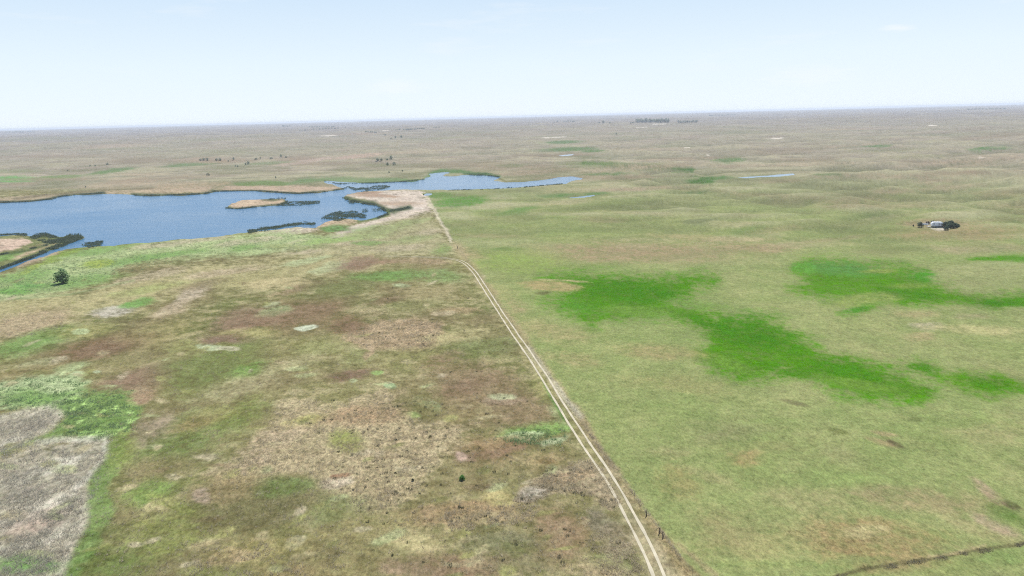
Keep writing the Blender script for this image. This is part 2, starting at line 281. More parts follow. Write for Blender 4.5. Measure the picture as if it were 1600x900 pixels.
# --- pasture right of the fence
P([(849,435),(878,432),(935,425),(987,428),(1008,433),(1051,428),(1097,428),(1126,433),(1115,446),(1080,452),(1071,467),(1040,481),(1109,493),(1146,501),(1224,501),(1246,516),(1278,533),(1290,550),(1342,559),(1382,571),(1411,582),(1440,599),(1463,611),(1440,628),(1400,623),(1342,620),(1281,605),(1238,591),(1209,594),(1152,594),(1117,579),(1091,553),(1109,533),(1097,507),(1051,498),(999,495),(944,501),(921,516),(904,504),(872,493),(840,475),(852,464),(886,458),(895,446),(872,438)],(84,138,18),20,.94)
P([(1249,407),(1295,406),(1353,412),(1411,416),(1449,423),(1457,441),(1483,449),(1527,461),(1600,461),(1720,472),(1720,486),(1600,478),(1564,484),(1527,475),(1469,478),(1425,478),(1394,467),(1379,475),(1353,487),(1324,493),(1304,487),(1342,472),(1310,467),(1275,462),(1246,455),(1229,448),(1261,442),(1238,423)],(88,140,22),15,.93)
P([(1405,573),(1434,568),(1469,576),(1512,579),(1570,588),(1600,600),(1660,610),(1584,616),(1555,623),(1521,611),(1469,594)],(88,140,20),16,.9)
P([(1521,404),(1545,400),(1620,397),(1700,397),(1700,412),(1610,411),(1550,407)],(88,142,26),4,.92)
E(1062,490,58,10,12,(90,140,24),.9,.7); E(975,455,60,20,5,(68,126,8),.9,.6); E(1035,458,26,8,10,(68,126,8),.8,.6); E(1180,520,70,22,14,(68,126,8),.9,.65); E(1085,500,45,7,14,(68,126,8),.9,.6); E(1320,578,60,14,12,(68,126,8),.9,.5); E(1230,580,40,9,10,(68,126,8),.9,.5); E(1445,576,26,8,10,(68,126,8),.8,.6); E(1550,600,40,10,16,(68,126,8),.9,.5)
E(1320,422,60,10,4,(98,146,76),.8,.6); E(1420,460,40,7,8,(68,126,8),.8,.6); E(1560,474,40,7,0,(68,126,8),.8,.6); E(1440,432,22,8,5,(76,146,42),.8,.5); E(1335,482,24,6,-10,(76,142,46),.8,.5); E(1370,424,22,4,0,(150,160,80),.6,.7); E(1420,446,30,4,0,(140,160,76),.7,.6); E(1260,420,18,7,0,(106,160,60),.8,.5)
E(1350,468,50,8,-6,(150,160,92),.8,.7); E(1000,486,50,8,4,(120,154,66),.8,.7); E(1090,475,40,8,8,(120,152,70),.8,.6); E(1140,570,40,9,14,(120,154,64),.8,.6); E(1340,600,60,8,8,(126,152,70),.8,.5); E(900,480,40,10,10,(96,148,54),.9,.4)
E(858,447,42,8,4,(174,160,110),.5,.9); E(850,459,10,2.5,0,(104,104,62),.7,.8); E(880,437,30,1.5,3,(182,172,124),.6,.8)
E(1450,510,26,7,0,(182,172,140),.7,.7); E(1530,516,80,7,3,(184,178,124),.7,.75); E(1440,525,24,7,0,(178,158,118),.8,.6); E(1430,490,40,6,0,(172,158,114),.8,.6); E(1520,494,30,6,0,(170,160,120),.8,.6)
E(800,408,70,16,0,(146,164,88),.9,.75); E(770,455,30,14,30,(164,164,108),.9,.6); E(870,520,60,14,10,(170,158,112),.9,.6); E(1020,550,60,10,5,(170,156,110),.9,.6); E(900,560,40,10,10,(172,160,114),.9,.6); E(1060,600,80,12,5,(164,158,106),.9,.5)
E(740,398,24,8,10,(178,164,120),.8,.7); E(752,437,8,8,40,(196,182,150),.7,.8); E(806,480,20,14,40,(176,160,118),.9,.6)
for k in range(40):
    E(random.uniform(950,1650), random.uniform(650,900), random.uniform(25,70), random.uniform(6,14), random.uniform(-10,20), random.choice([(146,162,96),(138,160,90),(172,160,116),(160,154,104),(150,148,104)]),.9,.38)
E(1399,693,20,4.5,28,(112,106,74),.7,.8); E(1375,690,24,5,20,(168,150,110),.7,.6); E(1380,676,20,3,10,(180,160,120),.6,.6); E(1305,670,16,4,15,(118,124,72),.7,.7); E(1432,656,16,4,0,(120,128,78),.7,.7); E(1240,630,24,3,12,(120,118,80),.7,.7)
E(1572,797,34,9,30,(110,138,66),.7,.85); E(1585,786,16,6,20,(92,90,58),.6,.9); E(1545,765,28,9,35,(172,152,122),.8,.7); E(1560,820,40,8,28,(178,160,128),.8,.7)
E(1345,845,110,26,4,(172,152,106),.9,.8,.5); E(1350,832,36,8,0,(192,182,130),.6,.7,.6); E(1330,852,30,12,10,(158,140,96),.6,.5,.8); E(1200,850,60,30,0,(166,162,108),.9,.6); E(1450,780,100,16,5,(170,154,114),.9,.6); E(1130,830,60,30,10,(158,152,104),.9,.7); E(1060,760,36,20,30,(156,146,96),.9,.6)
E(1165,715,22,10,0,(172,150,104),.9,.6); E(1500,880,100,20,-8,(150,158,98),.9,.6); E(1580,870,60,14,-8,(136,156,92),.9,.6); E(1400,880,70,12,-8,(166,148,104),.9,.6)
L([(1295,905),(1345,889),(1400,880),(1450,873),(1525,860),(1610,848),(1720,830)],2.8,(108,102,70),.9,.75,.9); L([(1450,870),(1500,862),(1540,853)],2.5,(188,172,128),.9,.6)
# --- verge between the track and the fence
P([(900,650),(930,688),(985,768),(1035,838),(1080,888),(1125,945),(1066,945),(1040,890),(1010,822),(978,772),(940,715),(905,665)],(178,164,128),8,.85,.7)
L(FENCE[:5],7,(176,160,122),.9,.75,.9)
L([(905,652),(880,622),(858,592),(838,562),(826,545)],4.5,(206,198,170),.9,.8,.9); L([(880,655),(862,625),(850,600)],3,(104,140,70),.9,.8,.3)
L([(960,735),(930,695),(905,660)],9,(150,134,100),.9,.7,1); L([(1075,895),(1040,850),(1000,800),(970,755)],9,(164,146,104),.9,.75,1); L([(1110,915),(1085,890),(1062,868)],3,(136,116,84),.9,.5,.8)
L([(1100,912),(1120,900),(1085,870),(1060,850)],4,(182,160,124),.9,.5,.7)
L(TRACK[:18],6,(150,142,96),1.0,.7,0)
L(TRACK[:6],14,(178,164,132),1.0,.6,0)

# ------------------------------------------------------------------ ground mesh (rings round the viewpoint, finer where it is near)
def ring_radii():
    r = [0.0, 30.0, 60.0, 80.0, 95.0]
    while r[-1] < 27000:
        q = r[-1]
        s = 0.78 * q * q / (ALT * 694.0)
        if q > 900: s = min(s, 11 + (q - 900) * 0.0035)
        if q < 104: s = 1.0
        r.append(q + max(s, 0.14))
    return np.array(r)
def build_ground():
    rr = ring_radii()
    fine = np.arange(-46, 46.001, 0.088)
    coarse = np.arange(47.5, 312.6, 2.5)
    ang = np.radians(np.concatenate([fine, coarse]))
    nr, na = len(rr), len(ang)
    print('ground', nr, na, nr * na)
    A, B = np.meshgrid(ang, rr)
    x = (B * np.sin(A)).ravel(); y = (B * np.cos(A)).ravel(); r = B.ravel()
    ws = water_sdf(x, y)
    z = terrain(x, y, ws)
    px, py, zc = project(x, y, z)
    front = zc > 5
    col, tus = cover_colours(x, y, r, px, py, front)
    # hummocks and tussocks as real relief where the net is fine enough to carry them
    near = sstep(330, 190, r)
    trd = np.full(len(x), 99.0); m = front & (px > 560) & (px < 1120) & (py > 380) & (py < 980)
    trd[m] = linedist(TRACK, px[m], py[m]) / F * zc[m]
    clear = sstep(1.2, 3.5, trd)
    hum = np.zeros(len(x)); mm = near > 0.01
    xm, ym = x[mm], y[mm]
    n1 = perlin(xm / 1.5 + 3.1, ym / 1.5); n2 = perlin(xm / 0.75, ym / 0.75 + 7.7)
    hum[mm] = (0.03 + 0.12 * tus[mm]) * np.maximum(n1 + 0.15, -0.1) + (0.04 + 0.09 * tus[mm]) * n2
    mid = sstep(800, 300, r)
    z = z + hum * near * clear + 0.22 * mid * clear * perlin(x / 5.2, y / 5.2) * (0.25 + tus)
    me = bpy.data.meshes.new('ground')
    me.vertices.add(nr * na)
    me.vertices.foreach_set('co', np.stack([x, y, z], 1).astype(np.float32).ravel())
    i = np.arange(nr - 1)[:, None] * na; j = np.arange(na)[None, :]; j2 = (j + 1) % na
    quads = np.stack([i + j, i + na + j, i + na + j2, i + j2], -1).reshape(-1, 4)[:, ::-1]
    me.loops.add(quads.size); me.polygons.add(len(quads))
    me.loops.foreach_set('vertex_index', quads.astype(np.int32).ravel())
    me.polygons.foreach_set('loop_start', np.arange(0, quads.size, 4, dtype=np.int32))
    me.polygons.foreach_set('use_smooth', np.ones(len(quads), bool))
    me.update(calc_edges=True)
    at = me.attributes.new('cover', 'FLOAT_COLOR', 'POINT')
    at.data.foreach_set('color', np.concatenate([col, np.ones((len(col), 1))], 1).astype(np.float32).ravel())
    at = me.attributes.new('tussock', 'FLOAT', 'POINT'); at.data.foreach_set('value', tus.astype(np.float32))
    o = bpy.data.objects.new('ground', me); C.objects.link(o)
    return o

def mixc(col, m, c, a):
    col[m] = col[m] * (1 - a[:, None]) + np.asarray(c) * a[:, None]

def cover_colours(x, y, r, px, py, front):
    n = len(x)
    tus = np.full(n, 0.12)
    wx = fbm(x, y, 24, 3, 21.0); wy = fbm(x, y, 24, 3, 31.0)
    br = fbm(x, y, 40, 5, 41.0, .62)                     # ragged edges
    b1 = fbm(x, y, 90, 4, 51.0, .6); b2 = fbm(x, y, 34, 4, 61.0, .65); b3 = fbm(x, y, 260, 4, 71.0, .6)
    b4 = fbm(x, y, 12, 3, 81.0, .7)
    b5 = fbm(x, y, 5.5, 3, 91.0, .8); b6 = fbm(x, y, 1.9, 2, 95.0, .8)
    br = .75 * br + .55 * b5 + .3 * b6
    thin = np.clip(1 + .55 * b4 + .8 * b5 + .35 * b6, .25, 1.25)          # how densely each stand covers the ground
    # which side of the fence
    fx = np.interp(py, [p[1] for p in FENCE[::-1]], [p[0] for p in FENCE[::-1]])
    left = sstep(3, -3, px - fx + wx * 1.5) * sstep(292, 300, py)
    left = np.where(front, left, (x < 0) * 1.0)
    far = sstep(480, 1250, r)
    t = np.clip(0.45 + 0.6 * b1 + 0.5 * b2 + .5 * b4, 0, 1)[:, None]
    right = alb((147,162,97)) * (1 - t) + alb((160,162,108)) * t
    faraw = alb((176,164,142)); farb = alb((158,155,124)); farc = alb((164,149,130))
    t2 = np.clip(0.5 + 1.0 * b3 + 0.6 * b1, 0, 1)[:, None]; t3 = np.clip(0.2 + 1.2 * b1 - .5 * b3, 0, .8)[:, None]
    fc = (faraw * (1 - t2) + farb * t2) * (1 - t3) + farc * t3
    # thin pale grass on crests, denser greener in hollows; tones also paint relief shading
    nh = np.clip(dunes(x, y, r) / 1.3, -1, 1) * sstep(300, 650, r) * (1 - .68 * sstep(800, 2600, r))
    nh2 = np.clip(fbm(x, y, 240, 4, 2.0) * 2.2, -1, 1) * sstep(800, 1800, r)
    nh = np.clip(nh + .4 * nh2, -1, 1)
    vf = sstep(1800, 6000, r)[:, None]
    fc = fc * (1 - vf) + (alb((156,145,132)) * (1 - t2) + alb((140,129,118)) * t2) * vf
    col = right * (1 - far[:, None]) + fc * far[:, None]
    up = np.clip(nh, 0, 1)[:, None]; dn = np.clip(-nh, 0, 1)[:, None]
    col = col * (1 - .6 * up) + alb((190,182,146)) * .6 * up
    col = col * (1 - .6 * dn) + alb((124,126,88)) * .6 * dn
    u = np.clip(0.5 + 1.3 * b2, 0, 1)[:, None]; v = np.clip(0.45 + 1.5 * b1, 0, 1)[:, None]
    fen = (alb((127,115,80)) * (1 - u) + alb((117,123,71)) * u) * (1 - v * .55) + alb((158,148,102)) * v * .55
    w = np.clip(1.8 * (b4 + .6 * b5 + b2) - .15, 0, .6)[:, None]
    fen = fen * (1 - w) + alb((168,156,116)) * w
    col = col * (1 - left[:, None]) + fen * left[:, None]
    tus = np.where(left > .5, .3 + .25 * np.clip(b2 + b4, -.6, 1), .1) * (1 - far)
    # warp the look-up by a few metres so that no outline is clean
    amp = 0.9 + 0.012 * r
    dep = np.maximum(r, 60)
    qx = px + F * wx * amp * 1.1 / dep
    qy = py + F * wy * amp * 1.1 / dep * np.clip(ALT / dep, .02, 1)
    for kind, geo, c, soft, s, tv in COVER:
        if kind == 'E':
            cx, cy, rx, ry, deg = geo; e = max(rx, ry) * 1.9
            m = front & (np.abs(qx - cx) < e) & (np.abs(qy - cy) < (e if abs(deg) > 8 else ry * 2.2 + e * .2))
            idx = np.nonzero(m)[0]
            if not len(idx): continue
            a = math.radians(deg); dx = qx[idx] - cx; dy = qy[idx] - cy
            ux = dx * math.cos(a) + dy * math.sin(a); uy = -dx * math.sin(a) + dy * math.cos(a)
            rho = np.hypot(ux / rx, uy / ry)
            v = 1 - rho + br[idx] * .9 * soft
            al = np.minimum(1, s * sstep(-soft * .7, soft * .7, v) * thin[idx])
        elif kind == 'P':
            A = np.array(geo)
            m = front & (qx > A[:,0].min()-soft*2) & (qx < A[:,0].max()+soft*2) & (qy > A[:,1].min()-soft*2) & (qy < A[:,1].max()+soft*2)
            idx = np.nonzero(m)[0]
            if not len(idx): continue
            v = sdf(geo, qx[idx], qy[idx]) + br[idx] * soft * 1.5
            al = np.minimum(1, s * sstep(-soft * .8, soft * .8, v) * (.55 + .45 * thin[idx]))
        else:
            pts, hw = geo; A = np.array(pts); g = hw * 3
            m = front & (qx > A[:,0].min()-g) & (qx < A[:,0].max()+g) & (qy > A[:,1].min()-g) & (qy < A[:,1].max()+g)
            idx = np.nonzero(m)[0]
            if not len(idx): continue
            v = hw - linedist(pts, px[idx] + .22 * (qx[idx] - px[idx]), py[idx] + .3 * (qy[idx] - py[idx])) + br[idx] * hw * 1.3
            al = s * sstep(-hw * soft, hw * soft, v)
        mixc(col, idx, alb(c), al)
        if tv is not None: tus[idx] = tus[idx] * (1 - al) + tv * al
    lush = np.clip(1 + .24 * b4 + .16 * b2 + .30 * b5 + .30 * b6, .5, 1.6)
    lush = 1 + (lush - 1) * (.6 + .4 * left)
    col = col * lush[:, None] * (1 + left[:, None] * np.array([-.008, .008, -.005]))
    pale = np.clip(.08 + .25 * b5 + .15 * b4, 0, .3) * left              # last year's straw standing through everything
    col = col * (1 - pale[:, None]) + alb((190,180,142)) * pale[:, None]
    col = col * (1 + .05 * left[:, None])
    return np.clip(col, 0.004, 0.6), np.clip(tus, 0, 1)

# ------------------------------------------------------------------ materials
def new_mat(name):
    m = bpy.data.materials.new(name); m.use_nodes = True
    return m, m.node_tree, m.node_tree.nodes['Principled BSDF']
def mth(nt, op, a, b=None):
    n = nt.nodes.new('ShaderNodeMath'); n.operation = op
    for i, v in enumerate((a, b)):
        if v is None: continue
        if isinstance(v, (int, float)): n.inputs[i].default_value = v
        else: nt.links.new(v, n.inputs[i])
    return n.outputs[0]
def noise(nt, vec, scale, detail=3, rough=.6):
    n = nt.nodes.new('ShaderNodeTexNoise'); n.inputs['Scale'].default_value = scale
    n.inputs['Detail'].default_value = detail; n.inputs['Roughness'].default_value = rough
    nt.links.new(vec, n.inputs['Vector']); return n.outputs['Fac']
def plain(name, c, rough=.8, var=.25, scale=2.0, metal=0.0):
    m, nt, b = new_mat(name)
    tc = nt.nodes.new('ShaderNodeTexCoord')
    f = noise(nt, tc.outputs['Object'], scale, 4)
    r = nt.nodes.new('ShaderNodeMapRange'); r.inputs['From Min'].default_value = .25; r.inputs['From Max'].default_value = .75
    r.inputs['To Min'].default_value = 1 - var; r.inputs['To Max'].default_value = 1 + var
    nt.links.new(f, r.inputs['Value'])
    mx = nt.nodes.new('ShaderNodeVectorMath'); mx.operation = 'SCALE'; mx.inputs[0].default_value = c
    nt.links.new(r.outputs[0], mx.inputs['Scale']); nt.links.new(mx.outputs[0], b.inputs['Base Color'])
    b.inputs['Roughness'].default_value = rough; b.inputs['Metallic'].default_value = metal
    b.inputs['Specular IOR Level'].default_value = .25
    return m
def leafy(name, c1, c2, scale=.9, thru=.25):
    m, nt, b = new_mat(name)
    g = nt.nodes.new('ShaderNodeNewGeometry'); 
    tc = nt.nodes.new('ShaderNodeTexCoord')
    f = noise(nt, tc.outputs['Object'], scale, 2)
    t = mth(nt, 'ADD', mth(nt, 'MULTIPLY', f, .8), mth(nt, 'MULTIPLY', g.outputs['Random Per Island'], .5))
    t = mth(nt, 'SUBTRACT', t, .15)
    mx = nt.nodes.new('ShaderNodeMix'); mx.data_type = 'RGBA'; nt.links.new(t, mx.inputs['Factor'])
    mx.inputs['A'].default_value = (*c1, 1); mx.inputs['B'].default_value = (*c2, 1)
    nt.links.new(mx.outputs['Result'], b.inputs['Base Color'])
    b.inputs['Roughness'].default_value = .75; b.inputs['Specular IOR Level'].default_value = .2
    tr = nt.nodes.new('ShaderNodeBsdfTranslucent'); nt.links.new(mx.outputs['Result'], tr.inputs['Color'])
    ms = nt.nodes.new('ShaderNodeMixShader'); ms.inputs[0].default_value = thru
    out = nt.nodes['Material Output']
    nt.links.new(b.outputs[0], ms.inputs[1]); nt.links.new(tr.outputs[0], ms.inputs[2]); nt.links.new(ms.outputs[0], out.inputs['Surface'])
    return m

def ground_mat():
    m, nt, b = new_mat('prairie cover')
    at = nt.nodes.new('ShaderNodeAttribute'); at.attribute_name = 'cover'
    tu = nt.nodes.new('ShaderNodeAttribute'); tu.attribute_name = 'tussock'
    tc = nt.nodes.new('ShaderNodeTexCoord'); v = tc.outputs['Object']
    mp = nt.nodes.new('ShaderNodeMapping'); mp.inputs['Scale'].default_value = (1, .55, 1); mp.inputs['Rotation'].default_value = (0, 0, R(35))
    nt.links.new(v, mp.inputs['Vector'])
    n1 = noise(nt, mp.outputs[0], 1.5, 5, .75)       # blades and clumps, under a metre
    n0 = noise(nt, v, 3.6, 3, .8)
    n2 = noise(nt, v, .38, 4, .7)
    n3 = noise(nt, v, .07, 5, .65)
    n4 = noise(nt, v, .012, 5, .65)
    amp = mth(nt, 'ADD', 1.45, mth(nt, 'MULTIPLY', tu.outputs['Fac'], 1.5))
    s = mth(nt, 'MULTIPLY', mth(nt, 'SUBTRACT', n1, .5), amp)
    s = mth(nt, 'ADD', s, mth(nt, 'MULTIPLY', mth(nt, 'SUBTRACT', n2, .5), .75))
    s = mth(nt, 'ADD', s, mth(nt, 'MULTIPLY', mth(nt, 'SUBTRACT', n3, .5), .38))
    s = mth(nt, 'ADD', s, mth(nt, 'MULTIPLY', mth(nt, 'SUBTRACT', n4, .5), .3))
    s = mth(nt, 'MAXIMUM', mth(nt, 'ADD', s, 1.0), .25)
    s = mth(nt, 'ADD', s, mth(nt, 'MULTIPLY', mth(nt, 'SUBTRACT', n0, .5), 1.3))
    sc_ = nt.nodes.new('ShaderNodeVectorMath'); sc_.operation = 'SCALE'
    nt.links.new(at.outputs['Color'], sc_.inputs[0]); nt.links.new(s, sc_.inputs['Scale'])
    # dead straw among the green, green shoots among the straw
    hue = noise(nt, v, .9, 4, .7); hue2 = noise(nt, v, .05, 4, .6)
    hs = mth(nt, 'ADD', mth(nt, 'MULTIPLY', mth(nt, 'SUBTRACT', hue, .5), .9), mth(nt, 'MULTIPLY', mth(nt, 'SUBTRACT', hue2, .5), .3))
    cr = nt.nodes.new('ShaderNodeVectorMath'); cr.operation = 'MULTIPLY_ADD'
    tint = nt.nodes.new('ShaderNodeVectorMath'); tint.operation = 'SCALE'; tint.inputs[0].default_value = (.30, -.06, .16); nt.links.new(hs, tint.inputs['Scale'])
    one = nt.nodes.new('ShaderNodeVectorMath'); one.operation = 'ADD'; one.inputs[1].default_value = (1, 1, 1); nt.links.new(tint.outputs[0], one.inputs[0])
    mul = nt.nodes.new('ShaderNodeVectorMath'); mul.operation = 'MULTIPLY'
    nt.links.new(sc_.outputs[0], mul.inputs[0]); nt.links.new(one.outputs[0], mul.inputs[1])
    nt.nodes.remove(cr)
    nt.links.new(mul.outputs[0], b.inputs['Base Color'])
    b.inputs['Roughness'].default_value = 1.0; b.inputs['Specular IOR Level'].default_value = 0.0
    bp = nt.nodes.new('ShaderNodeBump'); bp.inputs['Strength'].default_value = .55; bp.inputs['Distance'].default_value = .35
    hh = mth(nt, 'ADD', mth(nt, 'MULTIPLY', n1, mth(nt, 'ADD', .35, tu.outputs['Fac'])), mth(nt, 'MULTIPLY', n2, .7))
    nt.links.new(hh, bp.inputs['Height']); nt.links.new(bp.outputs[0], b.inputs['Normal'])
    return m

def water_mat(name='lake water', ripple=.65, rough=(.12, .30)):
    m, nt, b = new_mat(name)
    tc = nt.nodes.new('ShaderNodeTexCoord'); v = tc.outputs['Object']
    b.inputs['Base Color'].default_value = (.03, .105, .19, 1)
    b.inputs['Roughness'].default_value = .18; b.inputs['IOR'].default_value = 1.33
    mp = nt.nodes.new('ShaderNodeMapping'); mp.inputs['Scale'].default_value = (.6, 1.2, 1); mp.inputs['Rotation'].default_value = (0, 0, R(-20)); nt.links.new(v, mp.inputs['Vector'])
    n1 = noise(nt, mp.outputs[0], .55, 4, .65); n2 = noise(nt, mp.outputs[0], .12, 3, .6)
    n3 = noise(nt, mp.outputs[0], .010, 4, .6)
    r = nt.nodes.new('ShaderNodeMapRange'); nt.links.new(n3, r.inputs['Value']); r.inputs['From Min'].default_value = .3; r.inputs['From Max'].default_value = .7
    r.inputs['To Min'].default_value = rough[0]; r.inputs['To Max'].default_value = rough[1]; nt.links.new(r.outputs[0], b.inputs['Roughness'])
    bp = nt.nodes.new('ShaderNodeBump'); bp.inputs['Strength'].default_value = ripple; bp.inputs['Distance'].default_value = .5
    nt.links.new(mth(nt, 'ADD', n1, mth(nt, 'MULTIPLY', n2, 1.5)), bp.inputs['Height']); nt.links.new(bp.outputs[0], b.inputs['Normal'])
    return m

# ------------------------------------------------------------------ mesh helpers
def link_mesh(name, verts, faces, mat, parent=None, smooth=False):
    me = bpy.data.meshes.new(name); me.from_pydata([tuple(map(float, v)) for v in verts], [], faces); me.update()
    if smooth: me.polygons.foreach_set('use_smooth', [True] * len(me.polygons))
    me.materials.append(mat)
    o = bpy.data.objects.new(name, me); C.objects.link(o)
    if parent: o.parent = parent
    return o
def tris_mesh(name, V, nper, mat, parent=None):
    """V: (n*nper,3) loose faces of nper corners each"""
    n = len(V) // nper
    me = bpy.data.meshes.new(name); me.vertices.add(len(V)); me.vertices.foreach_set('co', V.astype(np.float32).ravel())
    me.loops.add(len(V)); me.polygons.add(n)
    me.loops.foreach_set('vertex_index', np.arange(len(V), dtype=np.int32)); me.polygons.foreach_set('loop_start', np.arange(0, len(V), nper, dtype=np.int32))
    me.update(calc_edges=True); me.materials.append(mat)
    o = bpy.data.objects.new(name, me); C.objects.link(o)
    if parent: o.parent = parent
    return o
def tag(o, label=None, cat=None, group=None, kind=None):
    if label: o['label'] = label
    if cat: o['category'] = cat
    if group: o['group'] = group
    if kind: o['kind'] = kind
    return o
def empty(name, loc, rz=0.0):
    o = bpy.data.objects.new(name, None); C.objects.link(o); o.location = [float(v) for v in loc]; o.rotation_euler = (0, 0, rz)
    o.empty_display_size = .5
    return o
class MB:
    def __init__(self): self.v = []; self.f = []
    def add(self, vs, fs):
        k = len(self.v); self.v += [tuple(v) for v in vs]; self.f += [tuple(i + k for i in f) for f in fs]
    def box(self, c, s, rz=0.0):
        ca, sa = math.cos(rz), math.sin(rz); vs = []
        for dz in (-.5, .5):
            for dx, dy in ((-.5,-.5),(.5,-.5),(.5,.5),(-.5,.5)):
                X, Y = dx * s[0], dy * s[1]; vs.append((c[0] + X*ca - Y*sa, c[1] + X*sa + Y*ca, c[2] + dz * s[2]))
        self.add(vs, [(3,2,1,0),(4,5,6,7),(0,1,5,4),(1,2,6,5),(2,3,7,6),(3,0,4,7)])
    def tube(self, pts, rads, n=6):
        pts = [Vector(p) for p in pts]; vs = []; fs = []
        for i, p in enumerate(pts):
            d = (pts[min(i+1, len(pts)-1)] - pts[max(i-1, 0)]).normalized()
            a = d.orthogonal().normalized(); b = d.cross(a)
            for k in range(n):
                t = 2 * math.pi * k / n; vs.append(p + (a * math.cos(t) + b * math.sin(t)) * rads[i])
        for i in range(len(pts) - 1):
            for k in range(n):
                fs.append((i*n+k, i*n+(k+1)%n, (i+1)*n+(k+1)%n, (i+1)*n+k))
        fs.append(tuple(range(n-1, -1, -1))); fs.append(tuple(range((len(pts)-1)*n, len(pts)*n)))
        self.add([tuple(v) for v in vs], fs)
    def profile(self, pts, w, rx=0.0):
        """closed outline in the x-z plane, extruded over width w along y"""
        n = len(pts); vs = [(p[0], -w/2, p[1]) for p in pts] + [(p[0], w/2, p[1]) for p in pts]
        fs = [tuple(range(n)), tuple(range(2*n-1, n-1, -1))] + [(i, i+n, (i+1)%n+n, (i+1)%n) for i in range(n)]
        self.add(vs, [f[::-1] for f in fs])
    def disc(self, c, r, w, n=14):
        vs = []; 
        for s in (-w/2, w/2):
            for k in range(n): vs.append((c[0] + r*math.cos(2*math.pi*k/n), c[1] + s, c[2] + r*math.sin(2*math.pi*k/n)))
        self.add(vs, [tuple(range(n)), tuple(range(2*n-1, n-1, -1))] + [(k, (k+1)%n, (k+1)%n+n, k+n) for k in range(n)])
    def build(self, name, mat, parent=None, smooth=False): return link_mesh(name, self.v, self.f, mat, parent, smooth)

# ------------------------------------------------------------------ foliage
def leaf_quads(centres, size, up=.35, jit=.5):
    n = len(centres)
    nrm = rng.normal(size=(n, 3)); nrm[:, 2] = np.abs(nrm[:, 2]) + up; nrm /= np.linalg.norm(nrm, axis=1)[:, None]
    a = np.cross(nrm, rng.normal(size=(n, 3))); a /= np.linalg.norm(a, axis=1)[:, None]; b = np.cross(nrm, a)
    s = size * rng.uniform(1 - jit, 1 + jit, n)[:, None]
    a = a * s; b = b * s * .65
    V = np.stack([centres - a, centres - b, centres + a, centres + b], 1).reshape(-1, 3)
    return V
def crown_points(n, w, h, z0, lobes, shape='round'):
    """points through an uneven crown made of overlapping lobes; w,h full width and height"""
    L_ = []
    for i in range(lobes):
        a = 2 * math.pi * i / lobes * 2.4 + random.uniform(-.4, .4)
        t = (i + .5) / lobes
        if shape == 'cone': rad = .30 * (1 - t * .85); zz = t
        elif shape == 'dome': rad = .30 * math.sqrt(max(0, 1 - t * t)); zz = .12 + .70 * t
        else: rad = .27 * math.sin(math.pi * (.15 + .8 * t)); zz = .12 + .76 * t
        c = (math.cos(a) * rad * w, math.sin(a) * rad * w, z0 + zz * h)
        rr = (.24 if shape != 'cone' else .20 * (1.25 - t * .8)) * w * random.uniform(.8, 1.15)
        L_.append((c, rr, min(rr * .85, h * .3)))
    per = n // lobes; out = []
    for c, rr, rz in L_:
        d = rng.normal(size=(per, 3)); d /= np.linalg.norm(d, axis=1)[:, None]
        q = rng.uniform(.12, 1, per) ** (1 / 2.2)
        q *= 1 + .22 * np.sin(3 * d[:, 0] * 3 + c[0]) * np.cos(d[:, 1] * 7 + c[1])
        out.append(np.array(c) + d * q[:, None] * np.array([rr, rr, rz]))
    p = np.concatenate(out)
    return p[p[:, 2] > z0 * .6]
def tree_parts(root, w, h, trunk_h, leaf, n, mat_leaf, mat_bark, shape='round', lobes=9, stems=1, up=.8):
    mb = MB()
    for s in range(stems):
        a = 2 * math.pi * s / max(stems, 1) + random.uniform(0, .8)
        lean = 0.0 if stems == 1 else .16 * w
        top = (math.cos(a) * lean, math.sin(a) * lean, trunk_h + h * .55)
        base = (math.cos(a) * lean * .2, math.sin(a) * lean * .2, -.15)
        midp = tuple((base[i] + top[i]) / 2 + random.uniform(-.03, .03) * h for i in range(2)) + (top[2] * .5,)
        r0 = .045 * h / math.sqrt(stems)
        mb.tube([base, midp, top], [r0, r0 * .7, r0 * .25], 6)
        for k in range(4):
            f = random.uniform(.35, .9); p0 = Vector(base).lerp(Vector(top), f); an = random.uniform(0, 6.28)
            p2 = p0 + Vector((math.cos(an) * w * .3, math.sin(an) * w * .3, h * .18))
            mb.tube([p0, p0.lerp(p2, .5) + Vector((0, 0, .02 * h)), p2], [r0 * .4, r0 * .28, r0 * .1], 5)
    mb.build('trunk', mat_bark, root)
    pts = crown_points(n, w, h, trunk_h, lobes, shape)
    tris_mesh('crown', leaf_quads(pts, leaf, up), 4, mat_leaf, root)
def copy_tree(src, name=None):
    r = src.copy(); C.objects.link(r)
    for ch in src.children:
        c = ch.copy(); C.objects.link(c); c.parent = r
    return r

def blades(x, y, z, height, width, per, spread, lean=.35):
    """clumps of pointed blades as loose triangles"""
    n = len(x); m = n * per
    bx = np.repeat(x, per); by = np.repeat(y, per); bz = np.repeat(z, per); H = np.repeat(height, per) * rng.uniform(.6, 1.1, m)
    a = rng.uniform(0, 2 * math.pi, m); q = np.sqrt(rng.uniform(0, 1, m)) * np.repeat(spread, per)
    bx = bx + np.cos(a) * q; by = by + np.sin(a) * q
    th = rng.uniform(0, math.pi, m); W = np.repeat(width, per) * rng.uniform(.6, 1.3, m)
    dx = np.cos(th) * W / 2; dy = np.sin(th) * W / 2
    lx = np.cos(a) * lean * H * rng.uniform(0, 1, m); ly = np.sin(a) * lean * H * rng.uniform(0, 1, m)
    V = np.stack([np.stack([bx - dx, by - dy, bz - .05], 1), np.stack([bx + dx, by + dy, bz - .05], 1), np.stack([bx + lx, by + ly, bz + H], 1)], 1)
    return V.reshape(-1, 3)
